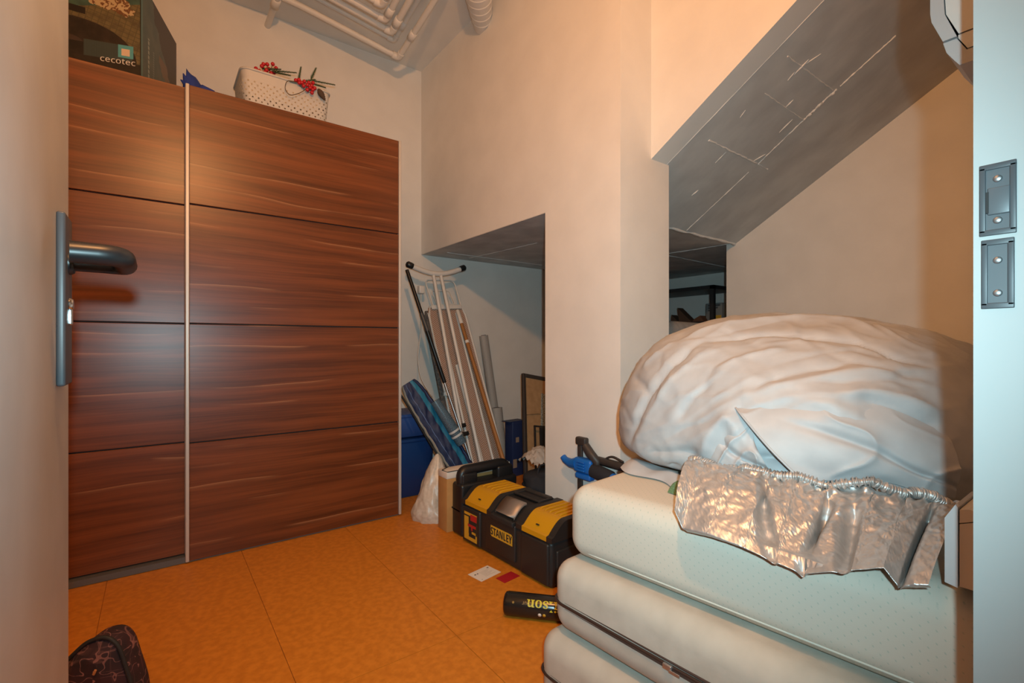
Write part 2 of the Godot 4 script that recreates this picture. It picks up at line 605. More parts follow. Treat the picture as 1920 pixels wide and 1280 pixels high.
# ------------------------------------------------------------------ wardrobe
func wood_image() -> Image:
	var w := 1024
	var h := 1024
	var im := Image.create(w, h, false, Image.FORMAT_RGB8)
	var na := noise(1.0, 41, 3)
	var nb := noise(1.0, 42, 3)
	var nc := noise(1.0, 43, 2)
	var dark := Color(0.070, 0.018, 0.005)
	var mid := Color(0.205, 0.055, 0.015)
	var pale := Color(0.46, 0.215, 0.10)
	for y in h:
		var v := float(y) / h
		for x in w:
			var u := float(x) / w
			var warp := na.get_noise_2d(u * 0.7, v * 2.0) * 0.028
			var vv := v + warp
			var n1 := nb.get_noise_2d(u * 0.8 + 9.0, vv * 17.0)
			var n2 := nc.get_noise_2d(u * 1.8, vv * 110.0)
			var t := clampf(0.62 + n1 * 0.62 + n2 * 0.24, 0.0, 1.0)
			var c := dark.lerp(mid, t)
			# sharp pale streaks that fade on one side
			var q := (vv + 0.012 * nc.get_noise_2d(u * 1.4, v * 6.0)) * 12.0
			var id := floorf(q)
			var f := q - id
			var on := clampf(na.get_noise_2d(u * 1.3 + id * 7.3, id * 3.1) * 3.4 - 0.05, 0.0, 1.0)
			c = c.lerp(pale, on * 0.85 * exp(-f * 19.0) * smoothstep(0.0, 0.012, f))
			im.set_pixel(x, y, c.linear_to_srgb())
	im.generate_mipmaps()
	return im

func wood_panel(w: float, h: float, v0: float, flip: bool) -> ArrayMesh:
	# front at z = 0, lower left corner at the origin
	var st := begin()
	var b := 0.002
	var d := 0.016
	var o := [Vector3(0, 0, -b), Vector3(w, 0, -b), Vector3(w, h, -b), Vector3(0, h, -b)]
	var i := [Vector3(b, b, 0), Vector3(w - b, b, 0), Vector3(w - b, h - b, 0), Vector3(b, h - b, 0)]
	var k := [Vector3(0, 0, -d), Vector3(w, 0, -d), Vector3(w, h, -d), Vector3(0, h, -d)]
	var faces := [[i[3], i[2], i[1], i[0]], [k[0], k[1], k[2], k[3]]]
	for e in 4:
		var n := (e + 1) % 4
		faces.append([i[e], i[n], o[n], o[e]])
		faces.append([o[e], o[n], k[n], k[e]])
	st.set_smooth_group(-1)
	for f in faces:
		for t in [0, 1, 2, 0, 2, 3]:
			var p: Vector3 = f[t]
			var u := p.x * 0.95 if not flip else 1.0 - p.x * 0.95
			st.set_uv(Vector2(u, v0 + (h - p.y)))
			st.add_vertex(p)
	return mesh_of(st)

func wardrobe() -> void:
	var wm := mat("walnut", Color.WHITE, 0.33)
	wm.albedo_texture = ImageTexture.create_from_image(wood_image())
	wm.metallic_specular = 0.5
	var t := thing("sliding_wardrobe", "tall walnut wardrobe with two panelled sliding doors and pale metal edges", "wardrobe", Vector3(-0.944, 0, -2.424))
	var st := begin()
	box(st, Vector3(0, 0.0, -0.64), Vector3(2.017, 1.985, -0.05))
	obj("carcass", st, M.carcass, t)
	st = begin()
	box(st, Vector3(0.0, 1.955, -0.085), Vector3(2.0, 1.985, -0.058))
	obj("top_rail", st, M.rail_grey, t)
	st = begin()
	box(st, Vector3(0.0, 0.002, -0.085), Vector3(2.0, 0.026, -0.006))
	obj("bottom_rail", st, M.rail_grey, t)
	# doors: the far one runs in the front track
	for k in 2:
		var x0: float = [0.004, 1.042][k]
		var w: float = [1.05, 0.958][k]
		var zz: float = [-0.036, 0.0][k]
		var yb: float = [0.03, 0.008][k]
		var d := Node3D.new()
		d.name = "door"
		t.add_child(d, true)
		d.position = Vector3(x0, yb, zz)
		var hh: float = 2.011 - yb
		st = begin()
		box(st, Vector3(0.012, 0.004, -0.017), Vector3(w - 0.012, hh - 0.004, -0.012))
		obj("backing", st, M.matt_black, d)
		for i in 4:
			var g := 0.005
			var ya := maxf(0.5035 * i - yb + (g * 0.5 if i > 0 else yb), 0.0)
			var yt := minf(0.5035 * (i + 1) - yb - g * 0.5, hh)
			if i == 3:
				yt = hh
			var o := put("panel", wood_panel(w - 0.026, yt - ya, [0.02, 0.31, 0.46, 0.17, 0.40, 0.08, 0.25, 0.49][k * 4 + i], (i + k) % 2 == 1), wm, d)
			o.position = Vector3(0.013, ya, 0)
		for sx in [0.0065, w - 0.0065]:
			st = begin()
			rbox(st, Vector3(sx, hh * 0.5, -0.003), Vector3(0.0135, hh, 0.026), 0.003)
			obj("edge_profile", st, M.alu, d)

func carton_face() -> Image:
	var w := 512
	var h := 490
	var im := Image.create(w, h, false, Image.FORMAT_RGB8)
	var na := noise(0.02, 61, 4)
	for y in h:
		for x in w:
			var u := 0.45 * (1.0 - float(x) / w)      # metres from the right-hand edge
			var v := 0.43 * (1.0 - float(y) / h)      # metres above the base
			var n := na.get_noise_2d(x, y)
			# woven rug
			var c := Color(0.42, 0.38, 0.26)
			if fposmod(u * 1.0 + v * 0.25, 0.022) < 0.003 or fposmod(v - u * 0.3, 0.018) < 0.003:
				c = Color(0.33, 0.31, 0.22)
			c = c.lerp(Color(0.3, 0.27, 0.2), clampf(n + 0.2, 0, 1))
			# wall behind
			if v > 0.30 + 0.25 * (0.1 - u):
				c = Color(0.25, 0.38, 0.34).lerp(Color(0.2, 0.3, 0.28), clampf(n + 0.4, 0, 1))
			# sleeping pet
			var px := (u - 0.15) / 0.12
			var py := (v - (0.29 + 0.35 * (u - 0.03))) / 0.045
			if px * px + py * py < 1.0 + n * 0.5:
				c = Color(0.72, 0.64, 0.5) if fposmod(u * 40.0 + n * 2.0, 1.6) < 1.0 else Color(0.42, 0.28, 0.18)
			# dark round machine
			var ex := (u - 0.25) / 0.235
			var ey := (v - 0.075) / 0.155
			var rr := ex * ex + ey * ey
			if rr < 1.0:
				c = Color(0.085, 0.07, 0.065).lerp(Color(0.2, 0.15, 0.13), clampf(n + 0.45, 0, 1) * 0.8)
				if v < 0.145 and v > 0.08 and u < 0.19 and u > 0.03 and rr < 0.9:
					c = Color(0.24, 0.31, 0.31) if x % 4 < 2 else Color(0.17, 0.22, 0.23)
			var kx := (u - 0.255) / 0.065
			var ky := (v - 0.125) / 0.032
			if kx * kx + ky * ky < 1.0:
				c = Color(0.05, 0.045, 0.045)
				if ky > 0.25:
					c = Color(0.24, 0.19, 0.18)
			# machine's arm and the dark foot band
			if v > 0.245 + 0.12 * (u - 0.2) and v < 0.272 + 0.12 * (u - 0.2) and u > 0.185:
				c = Color(0.1, 0.075, 0.06)
			if v < 0.075:
				c = Color(0.10, 0.085, 0.075).lerp(Color(0.16, 0.13, 0.11), clampf(n + 0.3, 0, 1))
			# orange fruit
			if Vector2(u - 0.335, v - 0.31).length() < 0.024 or Vector2(u - 0.30, v - 0.335).length() < 0.016:
				c = Color(0.9, 0.35, 0.12)
			# blue-green sticker, its code left blank
			if absf(u - 0.052) < 0.026 and absf(v - 0.120) < 0.026:
				c = Color(0.32, 0.62, 0.66)
				if absf(u - 0.052) < 0.014 and absf(v - 0.117) < 0.014:
					c = Color(0.85, 0.75, 0.65)
			if u < 0.003:
				c = Color(0.05, 0.06, 0.06)
			im.set_pixel(x, y, c)
	im.generate_mipmaps()
	return im

func carton_side() -> Image:
	var w := 256
	var h := 256
	var im := Image.create(w, h, false, Image.FORMAT_RGB8)
	var na := noise(0.015, 71, 4)
	for y in h:
		for x in w:
			var u := float(x) / w
			var v := 1.0 - float(y) / h
			var n := na.get_noise_2d(x, y)
			var c := Color(0.20, 0.31, 0.30).lerp(Color(0.30, 0.36, 0.33), clampf(n + 0.5, 0, 1))
			var e := 0.55 + 0.25 * sin(v * 4.0 + 0.6) + n * 0.1
			if u > e:
				c = Color(0.13, 0.10, 0.085)
			elif u > e - 0.18 and v < 0.55:
				c = Color(0.42, 0.34, 0.26)
			if u < 0.04:
				c = Color(0.30, 0.48, 0.46)
			if u > 0.17 and u < 0.20 and v < 0.55 and v > 0.05 and int(y / 3.0) % 4 != 0:
				c = Color(0.62, 0.66, 0.62)
			if u > 0.30 and u < 0.33 and v < 0.5 and v > 0.08 and int(y / 2.0) % 3 == 0:
				c = Color(0.55, 0.58, 0.54)
			im.set_pixel(x, y, c)
	im.generate_mipmaps()
	return im

func on_the_wardrobe() -> void:
	# carton of a robot vacuum
	var turn := Basis(Vector3.UP, deg_to_rad(-17.0))
	var t := thing("appliance_carton", "printed appliance carton with dark picture side on top of the wardrobe", "box", Vector3(-0.051, 1.996, -2.50), turn)
	var st := begin()
	rbox(st, Vector3(-0.225, 0.215, -0.225), Vector3(0.448, 0.43, 0.448), 0.002, Basis(), 1)
	mat("carton_dark", lin(0.05, 0.055, 0.055), 0.55)
	obj("carton", st, M.carton_dark, t)
	var fm := mat("carton_print", Color.WHITE, 0.4)
	fm.albedo_texture = ImageTexture.create_from_image(carton_face())
	st = begin()
	uvquad(st, Vector3(-0.45, 0.43, 0.0004), Vector3(0, 0.43, 0.0004), Vector3(0, 0, 0.0004), Vector3(-0.45, 0, 0.0004))
	obj("front_print", st, fm, t)
	var sm := mat("carton_side_print", Color.WHITE, 0.4)
	sm.albedo_texture = ImageTexture.create_from_image(carton_side())
	st = begin()
	uvquad(st, Vector3(0.0004, 0.43, 0), Vector3(0.0004, 0.43, -0.45), Vector3(0.0004, 0, -0.45), Vector3(0.0004, 0, 0))
	obj("side_print", st, sm, t)
	mat("print_white", lin(0.72, 0.68, 0.62), 0.5)
	lettering("lettering", "cecotec", 0.0225, M.print_white, t, Transform3D(Basis(), Vector3(-0.078, 0.078, 0.001)), 300, 1.14)
	# limp blue cloth
	st = begin()
	var nz := noise(2.6, 81, 2)
	var rows := []
	for i in 25:
		var row := PackedVector3Array()
		for j in 13:
			var u := i / 24.0
			var v := j / 12.0
			var hh := 0.15 * pow(1.0 - u, 0.9) * sin(PI * clampf(v * 0.98 + 0.01, 0, 1)) * (0.8 + 0.6 * nz.get_noise_2d(u * 0.6, v * 0.4))
			row.append(Vector3(u * 0.215, 0.002 + maxf(hh, 0.0), -0.16 * v + 0.03 * nz.get_noise_2d(u * 0.4, 3.0)))
		rows.append(row)
	grid(st, rows)
	tube(st, [Vector3(0.02, 0.03, -0.05), Vector3(0.012, 0.075, -0.055), Vector3(0.0, 0.10, -0.05), Vector3(-0.012, 0.128, -0.048)], [0.03, 0.026, 0.014, 0.002], 8)
	tube(st, [Vector3(0.02, 0.05, -0.05), Vector3(0.0, 0.085, -0.05), Vector3(-0.022, 0.098, -0.05)], [0.02, 0.014, 0.002], 8)
	tube(st, [Vector3(0.03, 0.04, -0.06), Vector3(0.07, 0.078, -0.06), Vector3(0.095, 0.075, -0.06), Vector3(0.12, 0.04, -0.06)], [0.025, 0.03, 0.022, 0.012], 8)
	mat("blue_cloth", lin(0.02, 0.05, 0.30), 0.75)
	var bl := obj("cloth_bag", st, M.blue_cloth)
	bl.position = Vector3(0.108, 1.995, -2.53)
	tag(bl, "limp royal blue cloth bag on top of the wardrobe", "bag")
	basket()

func basket() -> void:
	var t := thing("plastic_basket", "pale perforated plastic basket on top of the wardrobe", "basket", Vector3(0.325, 1.996, -2.60))
	var w := 0.415
	var d := 0.28
	var h := 0.25
	# walls with real holes
	var im := Image.create(64, 64, false, Image.FORMAT_RGBA8)
	for y in 64:
		for x in 64:
			var a := Vector2(x - 16, y - 16).length() < 9.0 or Vector2(x - 48, y - 48).length() < 9.0
			im.set_pixel(x, y, Color(1, 1, 1, 0.0 if a else 1.0))
	var hm := mat("basket_mesh", lin(0.62, 0.58, 0.52), 0.5)
	hm.albedo_texture = ImageTexture.create_from_image(im)
	hm.transparency = BaseMaterial3D.TRANSPARENCY_ALPHA_SCISSOR
	hm.alpha_scissor_threshold = 0.5
	mat("basket_plain", lin(0.62, 0.58, 0.52), 0.5)
	var ring := func(y: float) -> PackedVector3Array:
		var k := 0.022 * (1.0 - y / h)
		var r := PackedVector3Array()
		var c := 0.035
		for q in [[w - k - c, -k - c, 0], [w - k - c, -d + k + c, 1], [k + c, -d + k + c, 2], [k + c, -k - c, 3]]:
			for i in 5:
				var ang: float = PI / 2 - q[2] * PI / 2 - i * PI / 8
				r.append(Vector3(q[0] + c * cos(ang), y, q[1] + c * sin(ang)))
		r.append(r[0])
		return r
	var bands := [[0.0, 0.205, true, "perforated_wall"], [0.205, h, false, "rim_band"]]
	for b in bands:
		for side in (1 if b[2] else 2):
			var st := begin()
			var r0: PackedVector3Array = ring.call(b[0])
			var r1: PackedVector3Array = ring.call(b[1])
			var acc := 0.0
			st.set_smooth_group(1)
			for i in r0.size() - 1:
				var l := r1[i].distance_to(r1[i + 1])
				var q := [r1[i], r1[i + 1], r0[i + 1], r0[i]]
				var uv := [Vector2(acc, b[1]), Vector2(acc + l, b[1]), Vector2(acc + l, b[0]), Vector2(acc, b[0])]
				for k in [0, 1, 2, 0, 2, 3]:
					st.set_uv(uv[k] / 0.029)
					var p: Vector3 = q[k]
					if side == 1:
						p = Vector3(lerpf(p.x, w * 0.5, 0.012), p.y, lerpf(p.z, -d * 0.5, 0.018))
					st.add_vertex(p)
				acc += l
			obj(b[3] if side == 0 else "inner_" + b[3], st, hm if b[2] else M.basket_plain, t)
	var st := begin()
	var rim := Array(ring.call(h))
	tube(st, rim, 0.006, 8)
	obj("rim", st, M.basket_plain, t)
	st = begin()
	box(st, Vector3(0.02, 0, -d + 0.02), Vector3(w - 0.02, 0.004, -0.02))
	obj("bottom", st, M.basket_plain, t)

	mat("berry", lin(0.50, 0.012, 0.02), 0.3)
	mat("needle", lin(0.05, 0.085, 0.03), 0.7)
	mat("twig", lin(0.10, 0.06, 0.03), 0.8)
	mat("cone", lin(0.085, 0.05, 0.03), 0.8)
	var spots := [[Vector3(0.112, 0.012, -0.03), "red berry sprig with fir twigs in the basket, without pine cone or wire", 0], [Vector3(0.285, 0.0, -0.0), "red berry sprig with pine cone and wire loop over the basket rim", 1]]
	for s in spots:
		var b := thing("berry_sprig", s[1], "decoration", Vector3(0.325, 1.996 + h, -2.60) + s[0], Basis(), "berry sprigs in the basket")
		var k: int = s[2]
		var cl := [Vector3(-0.03, 0.005, 0), Vector3(-0.02, 0.03, 0.005), Vector3(0.0, 0.015, 0.01), Vector3(0.012, 0.03, 0), Vector3(0.005, 0.05, 0), Vector3(0.022, 0.01, 0.005), Vector3(0.036, 0.02, 0), Vector3(0.045, 0.045, 0), Vector3(-0.012, 0.045, 0), Vector3(0.03, 0.06, 0.0), Vector3(-0.045, 0.012, 0.0), Vector3(-0.008, -0.002, 0.016)]
		if k == 1:
			cl = [Vector3(-0.045, 0.005, 0.012), Vector3(-0.03, 0.012, 0.012), Vector3(-0.018, 0.0, 0.016), Vector3(-0.004, 0.012, 0.012), Vector3(0.008, -0.004, 0.018), Vector3(0.022, -0.014, 0.018), Vector3(0.035, -0.02, 0.018), Vector3(0.03, 0.0, 0.015), Vector3(0.018, 0.014, 0.01), Vector3(-0.01, -0.016, 0.02), Vector3(0.008, -0.03, 0.02), Vector3(0.03, -0.038, 0.02), Vector3(0.045, -0.008, 0.016), Vector3(-0.03, -0.006, 0.018), Vector3(0.038, 0.02, 0.01)]
		var sp := SphereMesh.new()
		sp.radius = 0.0095
		sp.height = 0.019
		sp.radial_segments = 12
		sp.rings = 6
		for p in cl:
			var o := put("berry", sp, M.berry, b)
			o.position = p
			st = begin()
			bar(st, p, p.lerp(Vector3(0, -0.03, -0.01), 0.6), 0.0013, 5)
			obj("stalk", st, M.twig, b)
		var tw := [[Vector3(0.02, 0.015, 0.02), Vector3(0.13, 0.030, 0.045)], [Vector3(0.03, 0.012, 0.02), Vector3(0.10, 0.005, 0.048)], [Vector3(-0.02, 0.02, 0.0), Vector3(0.06, 0.03, 0.03)]] if k == 0 else [
			[Vector3(-0.03, 0.01, 0), Vector3(-0.018, 0.085, 0.0)], [Vector3(-0.02, 0.01, 0), Vector3(0.05, 0.045, 0.0)], [Vector3(0.03, 0.04, 0), Vector3(0.055, 0.105, 0.0)], [Vector3(0.035, 0.035, 0), Vector3(0.15, 0.05, 0.0)], [Vector3(0.03, 0.02, 0), Vector3(0.1, 0.015, 0.01)], [Vector3(-0.03, 0.0, 0), Vector3(-0.07, -0.004, 0.0)]]
		for q in tw:
			st = begin()
			var a: Vector3 = q[0]
			var e: Vector3 = q[1]
			bar(st, a, e, 0.0018, 5)
			var dir := (e - a).normalized()
			var n := 90
			for i in n:
				var f := (i + 0.5) / n
				var p := a.lerp(e, f)
				var ang := i * 2.4
				var sd := dir.cross(Vector3(0, 0, 1)).normalized()
				var o := (sd * cos(ang) + sd.cross(dir) * sin(ang)) * 0.8 + dir * 1.0
				var tip := p + o.normalized() * 0.019 * (1.0 - 0.5 * f)
				var wd := dir.cross(o).normalized() * 0.0022
				tri(st, p - wd, p + wd, tip)
			obj("fir_twig", st, M.needle, b)
		if k == 1:
			st = begin()
			var ca := Vector3(0.062, -0.005, 0.014)
			var cd := Vector3(0.032, -0.052, 0.008).normalized()
			var pr := []
			for i in 13:
				pr.append([0.002 + 0.0125 * sin(PI * pow(i / 12.0, 0.8)) + 0.0015 * (i % 2), 0.062 * i / 12.0])
			var bx := cd.cross(Vector3.BACK).normalized()
			lathe(st, pr, 14, Transform3D(Basis(bx, cd, bx.cross(cd)), ca))
			for i in 60:
				var f := (i + 1) / 62.0
				var ang := i * 2.4
				var r: float = 0.0125 * sin(PI * pow(f, 0.8))
				var o := bx * cos(ang) + bx.cross(cd) * sin(ang)
				var p := ca + cd * 0.062 * f + o * r
				var sd := cd.cross(o) * 0.004
				tri(st, p - sd, p + sd, p + o * 0.0045 + cd * 0.006)
			obj("pine_cone", st, M.cone, b)
			st = begin()
			tube(st, fillet([Vector3(0.0, -0.01, 0.016), Vector3(-0.05, -0.006, 0.018), Vector3(-0.09, -0.012, 0.018), Vector3(-0.098, -0.06, 0.018), Vector3(-0.075, -0.085, 0.018), Vector3(-0.03, -0.06, 0.02), Vector3(0.01, -0.02, 0.018)], 0.02, 4), 0.0018, 6)
			obj("wire_loop", st, M.twig, b)

# ------------------------------------------------------------------ mattress stack
func mattresses() -> void:
	var turn := Basis(Vector3.UP, deg_to_rad(6.7))
	# knitted cover with a small printed dot
	var im := Image.create(128, 128, false, Image.FORMAT_RGB8)
	for y in 128:
		for x in 128:
			var c := Color(0.57, 0.53, 0.45)
			if (x / 4 + y / 4) % 2 == 0:
				c = c * 0.975
			for q in [Vector2(32, 32), Vector2(96, 96)]:
				var r: Vector2 = Vector2(x, y) - q
				if absf(r.x + r.y * 0.5) < 7.0 and absf(r.y) < 10.0:
					c = Color(0.41, 0.44, 0.375)
			im.set_pixel(x, y, c.linear_to_srgb())
	im.generate_mipmaps()
	var km := mat("mattress_knit", Color.WHITE, 0.85)
	km.albedo_texture = ImageTexture.create_from_image(im)
	km.uv1_triplanar = true
	km.uv1_scale = Vector3.ONE * 52.0
	mat("piping", lin(0.60, 0.60, 0.52), 0.8)
	rough_mat("foam_cloth", lin(0.45, 0.41, 0.345), lin(0.51, 0.47, 0.40), 0.01, 91, 0.9, 2.0, 0.05, false)
	mat("zip_tape", lin(0.075, 0.045, 0.035), 0.7)
	mat("zip_teeth", lin(0.035, 0.02, 0.016), 0.45)
	var t := thing("spring_mattress", "pale green dotted mattress on top of the stack, under the heap", "mattress", Vector3(0.848, 0.372, -0.925), turn)
	var st := begin()
	rbox(st, Vector3(0.95, 0.0925, 0.41), Vector3(1.9, 0.185, 0.80), 0.052, Basis(), 5)
	obj("body", st, km, t)
	for y in [0.025]:
		st = begin()
		tube(st, fillet([Vector3(0.5, y, 0.007), Vector3(0.008, y, 0.007), Vector3(0.008, y, 0.793), Vector3(0.5, y, 0.793)], 0.10, 10), 0.0026, 6)
		obj("edge_piping", st, M.piping, t)
	var says := ["beige foam mattress section with brown zip, right under the dotted mattress", "beige foam mattress section lying on the floor at the foot of the stack"]
	for k in 2:
		var o := thing("foam_mattress", says[k], "mattress", [Vector3(0.815, 0.188, -0.935), Vector3(0.795, 0.0, -0.965)][k], Basis(Vector3.UP, deg_to_rad([4.0, 3.0][k])), "beige foam mattresses under the dotted one")
		st = begin()
		var zl: float = [0.81, 0.84][k]
		rbox(st, Vector3(0.9, 0.09, zl * 0.5), Vector3(1.8, 0.181, zl), 0.05, Basis(), 5)
		obj("body", st, M.foam_cloth, o)
		var zp := Node3D.new()
		zp.name = "zip"
		o.add_child(zp, true)
		var yz := 0.078
		st = begin()
		for s in [[0.0075, 0.011], [-0.0075, 0.011]]:
			tube(st, fillet([Vector3(0.3, yz + s[0], 0.004), Vector3(0.006, yz + s[0], 0.005), Vector3(0.002, yz + s[0], zl - 0.01)], 0.05, 6), 0.006, 6, 1.0)
		obj("tape", st, M.zip_tape, zp)
		st = begin()
		tube(st, fillet([Vector3(0.3, yz, 0.0), Vector3(0.0, yz, 0.0), Vector3(-0.004, yz, zl - 0.01)], 0.05, 6), 0.0042, 6)
		obj("teeth", st, M.zip_teeth, zp)
		st = begin()
		rbox(st, Vector3(-0.007, yz, 0.345), Vector3(0.008, 0.011, 0.02), 0.002)
		rbox(st, Vector3(-0.011, yz - 0.004, 0.362), Vector3(0.002, 0.006, 0.024), 0.001)
		obj("slider", st, M.dull_metal, zp)

const FOLDS := [
	[1, 0.0170, 0.0150, [[1.214,0.915,-0.777], [1.256,0.936,-0.691], [1.308,0.950,-0.602], [1.324,0.937,-0.506], [1.362,0.926,-0.428], [1.355,0.892,-0.353], [1.401,0.857,-0.284]]],
	[0, 0.0187, 0.0263, [[1.221,0.912,-0.847], [1.291,0.956,-0.774], [1.379,0.979,-0.679], [1.469,0.988,-0.603], [1.522,0.977,-0.503], [1.449,0.927,-0.378]]],
	[1, 0.0187, 0.0135, [[1.234,0.927,-0.753], [1.167,0.880,-0.787], [1.122,0.816,-0.830], [1.108,0.774,-0.856], [1.101,0.715,-0.876], [1.110,0.625,-0.910]]],
	[0, 0.0136, 0.0165, [[1.212,0.913,-0.704], [1.142,0.856,-0.746], [1.100,0.790,-0.792], [1.085,0.707,-0.833], [1.114,0.603,-0.901]]],
	[1, 0.0119, 0.0105, [[1.195,0.820,-0.971], [1.132,0.801,-0.888], [1.112,0.780,-0.858]]],
	[0, 0.0102, 0.0112, [[1.245,0.928,-0.849], [1.200,0.888,-0.882], [1.185,0.847,-0.929]]],
	[1, 0.0110, 0.0135, [[1.105,0.799,-0.569], [1.133,0.830,-0.533], [1.175,0.853,-0.482], [1.215,0.866,-0.432], [1.263,0.880,-0.407]]],
	[0, 0.0153, 0.0188, [[1.099,0.786,-0.578], [1.132,0.820,-0.509], [1.178,0.841,-0.440], [1.244,0.856,-0.381], [1.309,0.854,-0.323]]],
	[0, 0.0102, 0.0225, [[1.095,0.599,-0.840], [1.067,0.671,-0.697], [1.079,0.739,-0.593], [1.097,0.776,-0.540], [1.121,0.799,-0.482], [1.156,0.805,-0.411], [1.197,0.811,-0.366], [1.230,0.794,-0.312], [1.279,0.753,-0.255]]],
	[1, 0.0136, 0.0105, [[1.082,0.623,-0.830], [1.070,0.647,-0.730], [1.067,0.659,-0.657]]],
	[1, 0.0170, 0.0120, [[1.089,0.592,-0.775], [1.067,0.638,-0.657]]],
	[1, 0.0102, 0.0105, [[1.093,0.632,-0.449], [1.082,0.676,-0.476], [1.082,0.726,-0.527], [1.084,0.757,-0.564], [1.087,0.766,-0.587]]],
	[0, 0.0255, 0.0263, [[1.068,0.632,-0.652], [1.070,0.690,-0.635], [1.078,0.741,-0.599], [1.075,0.729,-0.581], [1.070,0.673,-0.551]]],
	[1, 0.0170, 0.0105, [[1.069,0.662,-0.611], [1.072,0.656,-0.564], [1.073,0.644,-0.528]]],
	[1, 0.0187, 0.0135, [[1.073,0.670,-0.528], [1.082,0.674,-0.476], [1.093,0.655,-0.449]]],
	[0, 0.0187, 0.0225, [[1.121,0.796,-0.482], [1.143,0.777,-0.407], [1.167,0.751,-0.348], [1.184,0.735,-0.316], [1.180,0.702,-0.309]]],
	[1, 0.0153, 0.0150, [[1.174,0.806,-0.388], [1.199,0.793,-0.339], [1.232,0.768,-0.295], [1.269,0.748,-0.257]]],
	[0, 0.0153, 0.0165, [[1.161,0.803,-0.403], [1.210,0.811,-0.352], [1.244,0.799,-0.306], [1.290,0.771,-0.257]]],
	[1, 0.0204, 0.0150, [[1.179,0.710,-0.314], [1.210,0.691,-0.281], [1.253,0.680,-0.250]]],
	[0, 0.0136, 0.0150, [[1.142,0.750,-0.377], [1.157,0.701,-0.336], [1.193,0.656,-0.294]]],
	[1, 0.0119, 0.0165, [[1.124,0.726,-0.400], [1.132,0.677,-0.365], [1.152,0.643,-0.335]]],
	[0, 0.0102, 0.0120, [[1.110,0.754,-0.456], [1.107,0.703,-0.423], [1.107,0.650,-0.408]]],
	[1, 0.0085, 0.0120, [[1.258,0.901,-0.470], [1.258,0.878,-0.405], [1.290,0.856,-0.336], [1.350,0.843,-0.287]]],
	[1, 0.0085, 0.0120, [[1.073,0.721,-0.732], [1.092,0.785,-0.698], [1.120,0.827,-0.657]]],
	[0, 0.0102, 0.0135, [[1.135,0.846,-0.666], [1.184,0.887,-0.610], [1.236,0.907,-0.531]]],
	[0, 0.0085, 0.0135, [[1.070,0.715,-0.685], [1.088,0.767,-0.611], [1.117,0.809,-0.550]]],
	[0, 0.0059, 0.0067, [[1.077,0.716,-0.775], [1.099,0.798,-0.703], [1.148,0.860,-0.631]]],
	[0, 0.0051, 0.0060, [[1.073,0.708,-0.732], [1.097,0.791,-0.630], [1.143,0.845,-0.551]]],
	[1, 0.0051, 0.0060, [[1.103,0.614,-0.889], [1.087,0.731,-0.817], [1.115,0.820,-0.761], [1.180,0.892,-0.708]]],
	[0, 0.0051, 0.0060, [[1.105,0.682,-0.898], [1.113,0.759,-0.882], [1.149,0.852,-0.836], [1.209,0.912,-0.790]]],
	[1, 0.0051, 0.0060, [[1.166,0.863,-0.549], [1.229,0.891,-0.482], [1.310,0.908,-0.422], [1.345,0.887,-0.351]]],
	[0, 0.0051, 0.0060, [[1.226,0.913,-0.604], [1.283,0.927,-0.527], [1.299,0.911,-0.440], [1.291,0.867,-0.356]]],
	[0, 0.0051, 0.0060, [[1.446,0.970,-0.515], [1.372,0.926,-0.420], [1.320,0.867,-0.335], [1.314,0.819,-0.279]]],
	[1, 0.0059, 0.0060, [[1.153,0.831,-0.473], [1.188,0.831,-0.403], [1.252,0.840,-0.345], [1.310,0.824,-0.287]]],
	[0, 0.0059, 0.0067, [[1.096,0.759,-0.516], [1.114,0.767,-0.457], [1.133,0.758,-0.403], [1.141,0.719,-0.368]]],
	[1, 0.0059, 0.0060, [[1.095,0.740,-0.482], [1.092,0.710,-0.459], [1.102,0.670,-0.422]]],
	[0, 0.0068, 0.0075, [[1.186,0.783,-0.345], [1.205,0.753,-0.305], [1.215,0.702,-0.283]]],
	[1, 0.0051, 0.0060, [[1.297,0.958,-0.745], [1.248,0.927,-0.642], [1.203,0.894,-0.566]]],
	[0, 0.0051, 0.0060, [[1.414,0.979,-0.608], [1.283,0.927,-0.527], [1.250,0.895,-0.461]]],
	[1, 0.0051, 0.0060, [[1.074,0.658,-0.781], [1.070,0.713,-0.700], [1.075,0.734,-0.631]]]
]

# laps of the cover that lie over the heap, as rows of points from their upper to their lower edge
const LAPS := [
	[
		[[1.078, 0.774, -0.583], [1.107, 0.792, -0.521], [1.140, 0.806, -0.447], [1.177, 0.805, -0.379], [1.219, 0.780, -0.308], [1.277, 0.738, -0.249]],
		[[1.052, 0.754, -0.548], [1.080, 0.763, -0.490], [1.108, 0.771, -0.412], [1.149, 0.764, -0.345], [1.191, 0.739, -0.282], [1.252, 0.706, -0.231]],
		[[1.042, 0.707, -0.496], [1.067, 0.717, -0.451], [1.096, 0.722, -0.386], [1.137, 0.716, -0.324], [1.175, 0.696, -0.274], [1.243, 0.673, -0.224]],
		[[1.050, 0.667, -0.457], [1.072, 0.672, -0.426], [1.100, 0.677, -0.367], [1.136, 0.673, -0.314], [1.180, 0.662, -0.271], [1.239, 0.648, -0.227]],
		[[1.064, 0.638, -0.430], [1.087, 0.644, -0.399], [1.115, 0.647, -0.353], [1.146, 0.650, -0.316], [1.188, 0.635, -0.271], [1.241, 0.622, -0.231]],
	],
	[
		[[1.078, 0.746, -0.603], [1.082, 0.760, -0.573], [1.079, 0.744, -0.540]],
		[[1.062, 0.695, -0.632], [1.054, 0.709, -0.583], [1.059, 0.705, -0.528]],
		[[1.061, 0.647, -0.652], [1.049, 0.654, -0.590], [1.056, 0.662, -0.503]],
		[[1.062, 0.619, -0.648], [1.056, 0.621, -0.585], [1.067, 0.634, -0.489]],
	],
]

